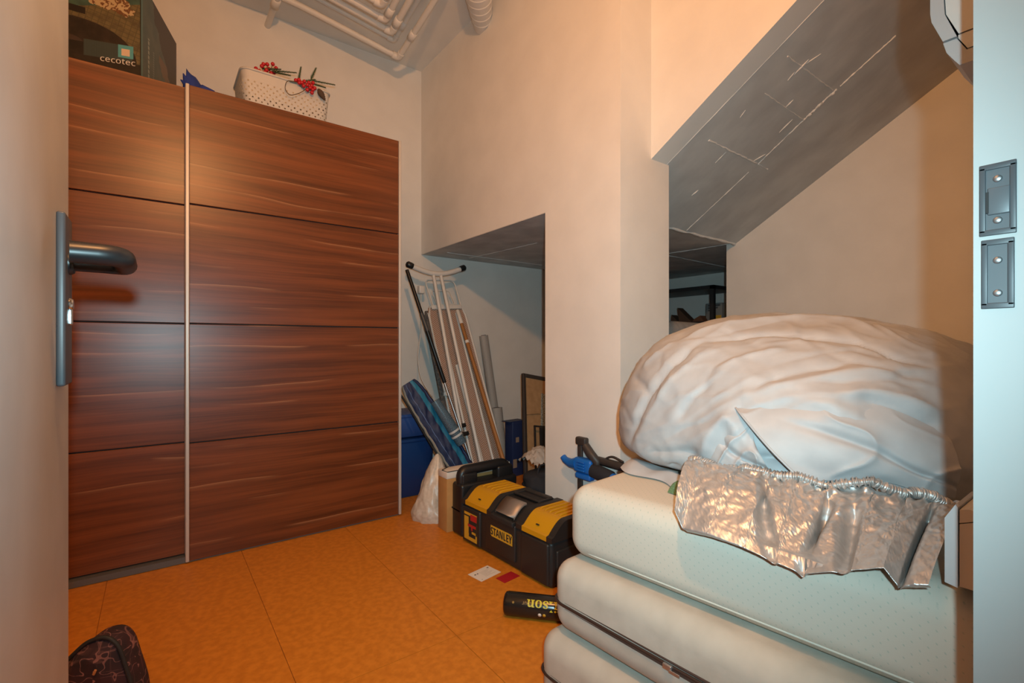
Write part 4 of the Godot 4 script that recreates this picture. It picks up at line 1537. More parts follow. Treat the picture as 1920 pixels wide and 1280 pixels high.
func beach_bag() -> void:
	var im := Image.create(128, 8, false, Image.FORMAT_RGB8)
	for x in 128:
		var u := x / 128.0
		var c := Color(0.012, 0.022, 0.075)
		if u > 0.54 and u < 0.76:
			c = Color(0.012, 0.17, 0.30)
		elif u > 0.22 and u < 0.25 or u > 0.86 and u < 0.885:
			c = Color(0.10, 0.17, 0.36)
		elif u < 0.06:
			c = Color(0.4, 0.36, 0.3)
		for y in 8:
			im.set_pixel(x, y, c.linear_to_srgb())
	var m := mat("striped_cloth", Color.WHITE, 0.6)
	m.albedo_texture = ImageTexture.create_from_image(im)
	var a := Vector3(1.52, 0.03, -2.36)
	var b := Vector3(1.158, 0.70, -2.555)
	var d := (b - a)
	var l := d.length()
	d = d.normalized()
	var side := d.cross(Vector3(0, 0, 1)).normalized()
	side = -side if side.x < 0 else side
	var nrm := side.cross(d).normalized()
	if nrm.z < 0:
		nrm = -nrm
	var t := thing("beach_bag", "long navy and turquoise striped beach bag leaning behind the plastic bag", "bag", a)
	var st := begin()
	var rows := []
	var us := []
	var vs := []
	var nz := noise(4.0, 171, 2)
	for i in 41:
		var s := i / 40.0
		var end := pow(sin(PI * clampf(s, 0.004, 0.996)), 0.12)
		var row := PackedVector3Array()
		for j in 33:
			var an := PI * 1.0 - TAU * j / 32.0
			var x := cos(an)
			var w := 0.074 * end * (1.0 + 0.08 * nz.get_noise_1d(s * 3.0))
			row.append(d * l * s + side * w * x + nrm * 0.035 * end * sin(an) * (1.0 + 0.5 * nz.get_noise_2d(s * 3.0, x)))
		rows.append(row)
		us.append(s)
	for j in 33:
		vs.append(0.5 - 0.5 * cos(PI - TAU * j / 32.0 + PI))
	st.set_smooth_group(0)
	for i in 40:
		for j in 32:
			var q := [[i, j], [i, j + 1], [i + 1, j + 1], [i + 1, j]]
			for k in [0, 1, 2, 0, 2, 3]:
				st.set_uv(Vector2(clampf(vs[q[k][1]], 0.004, 0.996), us[q[k][0]]))
				st.add_vertex(rows[q[k][0]][q[k][1]])
	obj("sack", st, m, t)
	st = begin()
	var st_pts := []
	for i in 21:
		var s := i / 20.0
		st_pts.append(d * l * s - side * 0.084 + nrm * (0.02 + 0.012 * sin(s * 9.0)))
	tube(st, st_pts, 0.006, 6, 2.0)
	obj("carrying_strap", st, M.matt_black, t)
	# something rolled in clear plastic that lies along it
	var pm := mat("clear_film", lin(0.55, 0.6, 0.62), 0.22)
	var w := thing("wrapped_roll", "patterned roll in clear film resting on the striped beach bag", "roll", a + d * l * 0.42 + side * 0.05 + nrm * 0.078)
	rough_mat("navy_print", lin(0.01, 0.02, 0.06), lin(0.2, 0.33, 0.36), 0.05, 172, 0.25, 9.0)
	st = begin()
	tube(st, [Vector3.ZERO, d * 0.1, d * 0.2, d * 0.29], [0.03, 0.033, 0.031, 0.028], 14)
	obj("roll_body", st, M.navy_print, w)
	for k in 2:
		st = begin()
		bar(st, d * (0.05 + 0.03 * k), d * (0.062 + 0.03 * k), 0.034, 14)
		obj("film_band", st, pm, w)
	pm.metallic_specular = 0.7

# ------------------------------------------------------------------ things on the floor
func floor_things() -> void:
	plastic_bag()
	# cardboard box
	rough_mat("card", lin(0.42, 0.22, 0.07), lin(0.50, 0.27, 0.09), 0.008, 181, 0.8, 2.0)
	mat("white_card", lin(0.68, 0.63, 0.56), 0.6)
	var t := thing("cardboard_box", "tall slim cardboard box with white top beside the tool box case", "box", Vector3(1.138, 0, -2.062))
	var st := begin()
	rbox(st, Vector3(0.19, 0.13, -0.045), Vector3(0.38, 0.26, 0.09), 0.002, Basis(), 1)
	obj("carton", st, M.card, t)
	st = begin()
	rbox(st, Vector3(0.19, 0.277, -0.045), Vector3(0.382, 0.034, 0.092), 0.003, Basis(), 1)
	obj("white_lid", st, M.white_card, t)
	st = begin()
	tube(st, [Vector3(0.06, 0.2955, -0.091), Vector3(0.0, 0.2955, -0.05), Vector3(0.002, 0.2955, 0.001), Vector3(0.38, 0.2955, 0.001)], 0.0022, 5)
	obj("lid_edge", st, M.matt_black, t)
	tool_case()
	tool_box()
	# black cloth bag with a pale cloth on it
	t = thing("black_bag", "soft black cloth bag slumped between tool box and pier", "bag", Vector3(1.60, 0, -1.90))
	var nz := noise(5.0, 191, 3)
	st = begin()
	var rows := []
	for i in 21:
		var row := PackedVector3Array()
		for j in 29:
			var el := PI * 0.5 * i / 20.0
			var an := TAU * (j % 28) / 28
			var p := Vector3(pow(cos(el), 0.4) * cos(an) * 0.115, 0.27 * pow(sin(el), 0.8), pow(cos(el), 0.4) * sin(an) * 0.10)
			p += Vector3(p.x, 0, p.z) * 0.35 * nz.get_noise_3dv(p * 2.5)
			row.append(p)
		rows.append(row)
	grid(st, rows)
	mat("black_cloth", lin(0.014, 0.015, 0.02), 0.85)
	obj("sack", st, M.black_cloth, t)
	st = begin()
	tube(st, fillet([Vector3(-0.05, 0.25, 0.03), Vector3(-0.03, 0.30, 0.02), Vector3(0.04, 0.30, 0.02), Vector3(0.06, 0.25, 0.03)], 0.02, 4), 0.005, 6)
	obj("handle", st, M.black_cloth, t)
	st = begin()
	rows = []
	for i in 19:
		var row := PackedVector3Array()
		for j in 15:
			var u := i / 18.0 * 2 - 1
			var v := j / 14.0 * 2 - 1
			row.append(Vector3(1.63 + u * 0.09, 0.325 + 0.05 * (1.0 - u * u) * (1.0 - v * v) + 0.02 * nz.get_noise_2d(u, v) - 0.02 * v * v, -1.95 + v * 0.07))
		rows.append(row)
	grid(st, rows)
	rows.reverse()
	mat("pale_cloth", lin(0.42, 0.38, 0.34), 0.85)
	tag(obj("pale_cloth", st, M.pale_cloth), "crumpled pale cloth lying on the black bag by the pier", "cloth")
	t = thing("white_cord", "curly white cord hanging over the black bag at the pier", "cord", Vector3(1.585, 0.30, -1.80))
	st = begin()
	tube(st, fillet([Vector3(0.0, 0.02, -0.04), Vector3(-0.03, 0.035, 0), Vector3(-0.04, -0.01, 0.005), Vector3(-0.005, -0.04, 0.01), Vector3(0.01, -0.06, 0.01), Vector3(-0.012, -0.075, 0.01), Vector3(-0.005, -0.1, 0.012), Vector3(0.008, -0.115, 0.012)], 0.02, 4), 0.0035, 6)
	obj("strand", st, M.white_enamel, t)
	# paper card and red card
	mat("paper", lin(0.70, 0.66, 0.6), 0.8)
	mat("ink", lin(0.08, 0.07, 0.06), 0.8)
	mat("faint_ink", lin(0.40, 0.36, 0.31), 0.8)
	mat("red_card", lin(0.38, 0.008, 0.015), 0.6)
	var p := [Vector3(0.996, 0, -1.640), Vector3(1.085, 0, -1.659), Vector3(1.115, 0, -1.579), Vector3(1.005, 0, -1.559)]
	var ex := Vector3(0.096, 0, -0.017)
	var ez := Vector3(0.012, 0, 0.08)
	t = thing("paper_card", "white printed card lying on the floor tiles", "card", Vector3(0.998, 0.0, -1.638), Basis(ex.normalized(), Vector3.UP, ez.normalized()))
	st = begin()
	box(st, Vector3(0, 0.0003, 0), Vector3(0.108, 0.0012, 0.082))
	obj("card", st, M.paper, t)
	for q in [[0.014, 0.022, 0.008, 0.006], [0.028, 0.022, 0.006, 0.006], [0.09, 0.012, 0.010, 0.005], [0.012, 0.07, 0.004, 0.003]]:
		st = begin()
		box(st, Vector3(q[0], 0.0012, q[1]), Vector3(q[0] + q[2], 0.0014, q[1] + q[3]))
		obj("printed_mark", st, M.ink, t)
	for k in 7:
		st = begin()
		box(st, Vector3(0.04, 0.0012, 0.024 + k * 0.0065), Vector3(0.095 - 0.01 * (k % 3), 0.0013, 0.0252 + k * 0.0065))
		obj("text_line", st, M.faint_ink, t)
	st = begin()
	box(st, Vector3(0, 0.0003, 0), Vector3(0.085, 0.0018, 0.052), Basis(Vector3(0.96, 0, -0.12), Vector3.UP, Vector3(0.12, 0, 0.98)), Vector3(1.07, 0, -1.545))
	tag(obj("red_card", st, M.red_card), "small plain red card on the floor against the tool box", "card")
	tennis_can()
	clamps()
	patterned_bag()

func plastic_bag() -> void:
	var nz := noise(6.0, 201, 4)
	var nr := noise(14.0, 202, 3)
	var st := begin()
	var rows := []
	for i in 41:
		var s := i / 40.0
		var y := 0.33 * s
		var r := 0.112 * pow(1.0 - s, 0.62) * (1.0 if s > 0.12 else 0.80 + 1.7 * s)
		r = maxf(r, 0.004)
		var row := PackedVector3Array()
		for j in 61:
			var an := TAU * (j % 60) / 60
			var v := Vector3(cos(an), 0, sin(an))
			var k := 1.0 + 0.22 * nz.get_noise_3d(v.x * 0.16, y, v.z * 0.16) + 0.10 * absf(nr.get_noise_3d(v.x * 0.2, y * 0.5, v.z * 0.2)) + 0.04 * sin(an * 9.0 + y * 20.0) * s
			row.append(v * r * k + Vector3(0.045 * s, y, -0.02 * s))
		rows.append(row)
	grid(st, rows)
	var bm := rough_mat("bag_film", lin(0.52, 0.46, 0.38), lin(0.66, 0.60, 0.52), 0.02, 203, 0.35, 4.0)
	bm.backlight_enabled = true
	bm.backlight = Color(0.2, 0.18, 0.15)
	var o := obj("plastic_bag", st, bm)
	o.position = Vector3(1.172, 0, -2.29)
	tag(o, "crumpled whitish plastic bag on the floor at the wardrobe corner", "bag")

func tool_case() -> void:
	var t := thing("tool_case", "upright black plastic tool case with carrying handle at the tool box end", "case", Vector3(1.162, 0, -1.962))
	var st := begin()
	var w := 0.335
	var h := 0.322
	# plate with a handle slot: pieces round the opening
	rbox(st, Vector3(w * 0.5, 0.125, -0.05), Vector3(w, 0.25, 0.095), 0.016, Basis(), 3)
	obj("shell", st, M.black_plastic, t)
	st = begin()
	tube(st, fillet([Vector3(0.028, 0.235, -0.05), Vector3(0.026, h - 0.018, -0.05), Vector3(w - 0.05, h - 0.012, -0.05), Vector3(w - 0.022, 0.235, -0.05)], 0.045, 6), 0.026, 12, 1.0)
	obj("handle", st, M.black_plastic, t)
	st = begin()
	rbox(st, Vector3(0.06, 0.265, -0.05), Vector3(0.09, 0.06, 0.06), 0.012)
	obj("shoulder", st, M.black_plastic, t)
	st = begin()
	rbox(st, Vector3(w - 0.062, 0.265, -0.05), Vector3(0.1, 0.075, 0.06), 0.014)
	obj("shoulder", st, M.black_plastic, t)
	st = begin()
	box(st, Vector3(0.0, 0.118, -0.0975), Vector3(w, 0.124, -0.0015))
	obj("seam", st, M.matt_black, t)

func tool_box() -> void:
	mat("tool_yellow", lin(0.60, 0.30, 0.008), 0.4)
	mat("label_yellow", lin(0.62, 0.36, 0.03), 0.5)
	mat("tool_black", lin(0.020, 0.018, 0.017), 0.5)
	mat("latch_grey", lin(0.24, 0.20, 0.17), 0.35, 0.3)
	mat("label_red", lin(0.45, 0.02, 0.02), 0.5)
	# local x along the length (towards the camera), z out of the front
	var b := Basis(Vector3(0.045, 0, 1).normalized(), Vector3.UP, Vector3(-1, 0, 0.045).normalized())
	var t := thing("tool_box", "black and yellow tool box with yellow name plate on the floor", "tool box", Vector3(1.152, 0, -1.942), b)
	var L := 0.60
	var D := 0.265
	var st := begin()
	rbox(st, Vector3(L * 0.5, 0.088, -D * 0.5), Vector3(L - 0.01, 0.176, D - 0.012), 0.016, Basis(), 3)
	obj("body", st, M.tool_black, t)
	# raised bays on the front
	for q in [[0.075, 0.14], [0.505, 0.16]]:
		st = begin()
		rbox(st, Vector3(q[0], 0.088, -0.012), Vector3(q[1], 0.16, 0.03), 0.009)
		obj("front_bay", st, M.tool_black, t)
	st = begin()
	rbox(st, Vector3(0.29, 0.105, -0.010), Vector3(0.20, 0.15, 0.024), 0.006)
	obj("front_bay", st, M.tool_black, t)
	st = begin()
	rbox(st, Vector3(L - 0.003, 0.075, -D * 0.5), Vector3(0.014, 0.13, D - 0.06), 0.006)
	obj("end_panel", st, M.tool_black, t)
	# lid: an arched profile run along the length
	var prof := func(inset: float, k: float) -> PackedVector2Array:
		var a := PackedVector2Array()
		a.append(Vector2(0.0 - inset, 0.176))
		a.append(Vector2(-inset, 0.195 - inset * 0.3))
		for i in 9:
			var s := i / 8.0
			a.append(Vector2(-0.012 - inset - 0.075 * s, 0.198 + k + 0.05 * sin(s * PI * 0.5) - inset * 0.3))
		a.append(Vector2(-D + 0.03 + inset, 0.248 + k - inset * 0.3))
		a.append(Vector2(-D + 0.006 + inset, 0.225 - inset * 0.3))
		a.append(Vector2(-D + inset, 0.176))
		return a
	var across := Transform3D(Basis(Vector3(0, 0, 1), Vector3(0, 1, 0), Vector3(1, 0, 0)), Vector3.ZERO)
	st = begin()
	extrude(st, prof.call(0.0, 0.0), 0.03, across.translated(Vector3(-0.004, 0, 0)))
	extrude(st, prof.call(0.0, 0.0), 0.03, across.translated(Vector3(L - 0.026, 0, 0)))
	extrude(st, prof.call(0.004, -0.002), L - 0.04, across.translated(Vector3(0.02, 0, 0)))
	var lid := obj("lid", st, M.tool_black, t)
	st = begin()
	extrude(st, prof.call(0.0, 0.003), 0.035, across.translated(Vector3(0.195, 0, 0)))
	obj("lid_rib", st, M.tool_black, lid)
	st = begin()
	extrude(st, prof.call(0.0, 0.003), 0.035, across.translated(Vector3(0.395, 0, 0)))
	obj("lid_rib", st, M.tool_black, lid)
	for q in [[0.026, 0.169], [0.43, 0.144]]:
		st = begin()
		var a: PackedVector2Array = prof.call(0.001, 0.001)
		extrude(st, a, q[1], across.translated(Vector3(q[0], 0, 0)))
		var y := obj("organiser_lid", st, M.tool_yellow, t)
		for i in 5:
			st = begin()
			var x: float = q[0] + q[1] * (0.12 + 0.19 * i)
			tube(st, [Vector3(x, 0.2475, -0.085), Vector3(x, 0.2515, -0.10), Vector3(x, 0.2505, -D + 0.05), Vector3(x, 0.246, -D + 0.035)], 0.004, 6)
			obj("rib", st, M.tool_yellow, y)
		st = begin()
		rbox(st, Vector3(q[0] + q[1] * 0.5, 0.2155, -0.022), Vector3(0.016, 0.004, 0.006), 0.001)
		obj("catch", st, M.tool_black, y)
	# handle well and grip
	st = begin()
	rbox(st, Vector3(0.315, 0.249, -0.165), Vector3(0.155, 0.006, 0.07), 0.002)
	obj("handle_well", st, M.matt_black, t)
	st = begin()
	for x in [0.236, 0.394]:
		rbox(st, Vector3(x, 0.2535, -0.165), Vector3(0.012, 0.008, 0.085), 0.003)
	rbox(st, Vector3(0.315, 0.2545, -0.195), Vector3(0.16, 0.012, 0.03), 0.005)
	rbox(st, Vector3(0.315, 0.2535, -0.128), Vector3(0.16, 0.007, 0.012), 0.003)
	obj("grip", st, M.tool_black, t)
	# latch with its metallic tab
	st = begin()
	var lp := PackedVector3Array()
	var r0 := PackedVector3Array()
	var rows := []
	for i in 9:
		var s := i / 8.0
		var zz := -0.006 - 0.070 * s
		var yy := 0.203 + 0.05 * sin(s * PI * 0.5)
		rows.append(PackedVector3Array([Vector3(0.25, yy - 0.006, zz), Vector3(0.25, yy + 0.003, zz), Vector3(0.375, yy + 0.003, zz), Vector3(0.375, yy - 0.006, zz)]))
	grid(st, rows, false, 0)
	obj("latch_tab", st, M.latch_grey, t)
	st = begin()
	rbox(st, Vector3(0.312, 0.184, 0.004), Vector3(0.15, 0.022, 0.018), 0.005)
	obj("latch", st, M.matt_black, t)
	# name plate
	st = begin()
	extrude(st, PackedVector2Array([Vector2(-0.073, -0.018), Vector2(-0.066, -0.024), Vector2(0.073, -0.024), Vector2(0.073, 0.016), Vector2(0.066, 0.022), Vector2(-0.073, 0.022)]), 0.002, Transform3D(Basis(), Vector3(0.302, 0.118, 0.0015)))
	var pl := obj("name_plate", st, M.label_yellow, t)
	lettering("lettering", "STANLEY", 0.031, M.matt_black, pl, Transform3D(Basis(), Vector3(0.302, 0.117, 0.004)), 700, 0.80)
	# picture sticker at the far end
	var sticker := Node3D.new()
	sticker.name = "sticker"
	t.add_child(sticker, true)
	sticker.position = Vector3(0.075, 0.085, 0.0035)
	var sq := [[-0.05, -0.062, 0.05, 0.062, 0.0, "label_yellow", "sticker_ground"], [-0.014, -0.03, 0.05, 0.05, 0.0003, "matt_black", "dark_field"], [0.0, 0.03, 0.05, 0.058, 0.0006, "label_red", "red_field"], [-0.02, 0.0, 0.044, 0.012, 0.0007, "label_red", "red_tool"], [0.006, -0.014, 0.018, 0.008, 0.0008, "label_red", "red_grip"], [-0.05, 0.044, -0.004, 0.05, 0.0008, "matt_black", "caption"], [-0.012, -0.045, 0.04, -0.03, 0.0006, "matt_black", "dark_foot"], [0.012, -0.028, 0.042, -0.018, 0.0009, "label_yellow", "caption"]]
	for q in sq:
		st = begin()
		box(st, Vector3(q[0], q[1], -0.001), Vector3(q[2], q[3], q[4] + 0.0004))
		obj(q[6], st, M[q[5]], sticker)

func tennis_can() -> void:
	var a := Vector3(0.955, 0.038, -1.325)
	var d := Vector3(0.62, 0, 0.785).normalized()
	d = (Vector3(1.077, 0, -1.189) - Vector3(0.953, 0, -1.328)).normalized()
	var side := d.cross(Vector3.UP).normalized()
	var t := thing("ball_can", "black tennis ball can with yellow lettering lying on the floor", "can", a, Basis(d, Vector3.UP, side * -1.0 if side.cross(d).y > 0 else side))
	mat("can_black", lin(0.014, 0.012, 0.010), 0.22)
	mat("can_gold", lin(0.30, 0.19, 0.05), 0.4)
	mat("can_yellow", lin(0.60, 0.52, 0.03), 0.45)
	var L := 0.205
	var st := begin()
	lathe(st, [[0.0, 0.0], [0.030, 0.0], [0.036, 0.004], [0.038, 0.012], [0.038, L - 0.012], [0.036, L - 0.004], [0.0, L - 0.004]], 32, Transform3D(Basis(Vector3(0, 1, 0), Vector3(1, 0, 0), Vector3(0, 0, -1)), Vector3.ZERO))
	obj("can", st, M.can_black, t)
	# the lettering follows the round wall, read from the other side
	var marks := [["Wilson", 0.030, 0.118, 52.0, "can_yellow", 700], ["tour", 0.012, 0.045, 40.0, "can_gold", 400]]
	var e := (EYE - a)
	e = (e - d * e.dot(d)).normalized()
	var inv := t.basis.inverse()
	var el := inv * e
	var base := atan2(el.y, el.z)
	for q in marks:
		var tm := TextMesh.new()
		tm.text = q[0]
		tm.font = font("Droid Serif" if q[5] == 700 else "Droid Sans", q[5])
		tm.font_size = 64
		tm.pixel_size = q[1] / 46.0
		tm.depth = 0.0002
		tm.curve_step = 2.0
		var ar := tm.get_mesh_arrays()
		var vs: PackedVector3Array = ar[Mesh.ARRAY_VERTEX]
		var ns: PackedVector3Array = ar[Mesh.ARRAY_NORMAL]
		for i in vs.size():
			var v := vs[i]
			var ang: float = base - 0.1 + v.y / 0.038
			var r := 0.0384 + v.z
			vs[i] = Vector3(q[2] - v.x + 0.036, r * sin(ang), r * cos(ang))
			ns[i] = Vector3(0, sin(ang), cos(ang))
		var ix := PackedInt32Array()
		if ar[Mesh.ARRAY_INDEX] != null and not ar[Mesh.ARRAY_INDEX].is_empty():
			ix = ar[Mesh.ARRAY_INDEX]
		else:
			for i in vs.size():
				ix.append(i)
		for i in range(0, ix.size(), 3):
			var k := ix[i]
			ix[i] = ix[i + 1]
			ix[i + 1] = k
		ar[Mesh.ARRAY_INDEX] = ix
		ar[Mesh.ARRAY_VERTEX] = vs
		ar[Mesh.ARRAY_NORMAL] = ns
		var am := ArrayMesh.new()
		am.add_surface_from_arrays(Mesh.PRIMITIVE_TRIANGLES, ar)
		put("lettering", am, M[q[4]], t)
	for q in [[0.125, 0.72, 0.006, "paper"], [0.140, 0.72, 0.0055, "label_yellow"], [0.035, -0.1, 0.004, "can_gold"]]:
		st = begin()
		var ang: float = base + q[1]
		var n := Vector3(0, sin(ang), cos(ang))
		lathe(st, [[0.0, 0.0006], [q[2], 0.0002], [q[2], -0.002]], 14, Transform3D(Basis(Vector3(1, 0, 0), n, Vector3(1, 0, 0).cross(n)), Vector3(q[0], 0, 0) + n * 0.0382))
		obj("printed_mark", st, M[q[3]], t)

func clamps() -> void:
	mat("clamp_blue", lin(0.006, 0.13, 0.50), 0.4)
	mat("clamp_dark", lin(0.035, 0.03, 0.028), 0.5)
	# quick clamp: bar upright behind the mattress, grip across it
	var o := Vector3(1.463, 0.0, -1.475)
	var t := thing("bar_clamp", "blue quick clamp with black bar leaning at the pier", "clamp", o)
	var up := 0.022
	var st := begin()
	rbox(st, Vector3(0, 0.255, 0), Vector3(0.012, 0.51, 0.024), 0.002, Basis(), 1)
	obj("bar", st, M.clamp_dark, t)
	# local axes along the wall: s = +z (to the right in the picture)
	st = begin()
	rbox(st, Vector3(0.0, 0.505, 0.010), Vector3(0.028, 0.035, 0.06), 0.008)
	tube(st, [Vector3(0, 0.49, 0.03), Vector3(0, 0.46, 0.06), Vector3(0, 0.43, 0.10), Vector3(0, 0.405, 0.095)], [0.018, 0.02, 0.02, 0.012], 10)
	obj("fixed_jaw", st, M.clamp_dark, t)
	st = begin()
	rbox(st, Vector3(-0.008, up + 0.385, 0.035), Vector3(0.046, 0.062, 0.105), 0.014, Basis(), 3)
	tube(st, [Vector3(-0.008, up + 0.385, -0.005), Vector3(-0.008, up + 0.378, -0.05), Vector3(-0.008, up + 0.385, -0.085), Vector3(-0.008, up + 0.397, -0.10)], [0.028, 0.02, 0.016, 0.014], 12)
	obj("grip_body", st, M.clamp_blue, t)
	for k in 4:
		st = begin()
		rbox(st, Vector3(-0.034, up + 0.368 + 0.0115 * k, 0.035), Vector3(0.008, 0.0075, 0.045), 0.003)
		obj("grip_rib", st, M.clamp_blue, t)
	st = begin()
	rbox(st, Vector3(-0.008, up + 0.340, 0.035), Vector3(0.036, 0.026, 0.09), 0.009, Basis(), 3)
	obj("trigger", st, M.clamp_blue, t)
	st = begin()
	tube(st, [Vector3(-0.008, up + 0.375, 0.085), Vector3(-0.008, up + 0.37, 0.13), Vector3(-0.008, up + 0.365, 0.18), Vector3(-0.008, up + 0.362, 0.19)], [0.03, 0.03, 0.028, 0.02], 14)
	obj("rubber_sleeve", st, M.black_cloth, t)
	st = begin()
	tube(st, [Vector3(-0.008, up + 0.362, 0.188), Vector3(-0.008, up + 0.361, 0.20)], 0.024, 14)
	obj("end_ring", st, M.clamp_blue, t)
	# second, all-black clamp
	t = thing("black_clamp", "black clamp with long arm behind the blue quick clamp", "clamp", Vector3(1.475, 0.0, -1.25))
	st = begin()
	rbox(st, Vector3(0, 0.2, 0.035), Vector3(0.012, 0.40, 0.024), 0.002, Basis(), 1)
	obj("bar", st, M.clamp_dark, t)
	st = begin()
	tube(st, [Vector3(0, 0.445, -0.14), Vector3(0, 0.437, -0.13), Vector3(0, 0.436, 0.03), Vector3(0, 0.432, 0.06)], [0.011, 0.017, 0.017, 0.015], 10)
	tube(st, fillet([Vector3(0, 0.445, -0.10), Vector3(0, 0.47, -0.06), Vector3(0, 0.455, 0.0)], 0.03, 4), 0.005, 6)
	obj("arm", st, M.clamp_dark, t)
	st = begin()
	rbox(st, Vector3(0, 0.41, 0.045), Vector3(0.035, 0.10, 0.035), 0.01)
	rbox(st, Vector3(0, 0.375, 0.075), Vector3(0.045, 0.07, 0.06), 0.015)
	obj("head", st, M.clamp_dark, t)

func patterned_bag() -> void:
	var im := Image.create(512, 512, false, Image.FORMAT_RGB8)
	var na := noise(0.011, 211, 2)
	var nb := noise(0.009, 212, 2)
	for y in 512:
		for x in 512:
			var c := Color(0.020, 0.010, 0.012).lerp(Color(0.045, 0.014, 0.018), clampf(nb.get_noise_2d(x + 300, y) + 0.5, 0, 1))
			var v := absf(na.get_noise_2d(x, y) - 0.12)
			var w := 0.05 + 0.03 * nb.get_noise_2d(x, y + 90)
			if v < w:
				c = Color(0.30, 0.13, 0.11)
			im.set_pixel(x, y, c.linear_to_srgb())
	im.generate_mipmaps()
	var m := mat("squiggle_cloth", Color.WHITE, 0.8)
	m.albedo_texture = ImageTexture.create_from_image(im)
	m.uv1_triplanar = true
	m.uv1_scale = Vector3.ONE * 3.6
	var t := thing("patterned_bag", "dark bag printed with pink squiggles standing on the floor behind the door", "bag", Vector3(-0.10, 0, -1.60), Basis(Vector3.UP, deg_to_rad(-30)))
	# soft upright slab with a rounded peak
	var outline := [Vector2(-0.34, 0.0), Vector2(-0.34, 0.07), Vector2(-0.26, 0.075), Vector2(-0.17, 0.085), Vector2(-0.10, 0.105), Vector2(-0.055, 0.150), Vector2(-0.02, 0.180), Vector2(0.02, 0.188), Vector2(0.048, 0.165), Vector2(0.066, 0.11), Vector2(0.083, 0.05), Vector2(0.09, 0.0)]
	var ctl := []
	for p in outline:
		ctl.append(Vector3(p.x, p.y, 0))
	outline = []
	for i in 49:
		var p := spline(ctl, i / 48.0)
		outline.append(Vector2(p.x, maxf(p.y, 0.0)))
	var st := begin()
	var rows := []
	var c := Vector2(-0.1, 0.03)
	for k in 9:
		var s := -1.0 + k / 4.0
		var q := sqrt(1.0 - pow(absf(s), 4.0)) if absf(s) < 1.0 else 0.0
		var row := PackedVector3Array()
		for p in outline:
			var pp := c.lerp(p, lerpf(0.72, 1.0, q))
			pp.y = maxf(pp.y if p.y > 0 else 0.0, 0.0)
			row.append(Vector3(pp.x, pp.y, s * 0.05))
		rows.append(row)
	grid(st, rows)
	for e in [0, 8]:
		var row: PackedVector3Array = rows[e]
		var mid := Vector3(-0.08, 0.04, row[0].z * 1.15)
		for j in row.size() - 1:
			if e == 0:
				tri(st, mid, row[j], row[j + 1])
			else:
				tri(st, mid, row[j + 1], row[j])
	obj("body", st, m, t)
	st = begin()
	var seam := []
	for p in outline:
		seam.append(Vector3(p.x, p.y + 0.002, 0.036))
	tube(st, seam, 0.005, 8)
	obj("binding", st, M.matt_black, t)
	st = begin()
	rbox(st, Vector3(0.008, 0.118, 0.056), Vector3(0.006, 0.014, 0.004), 0.0015, Basis(Vector3(0, 0, 1), -0.4))
	mat("tag_orange", lin(0.5, 0.2, 0.07), 0.6)
	obj("tag", st, M.tag_orange, t)

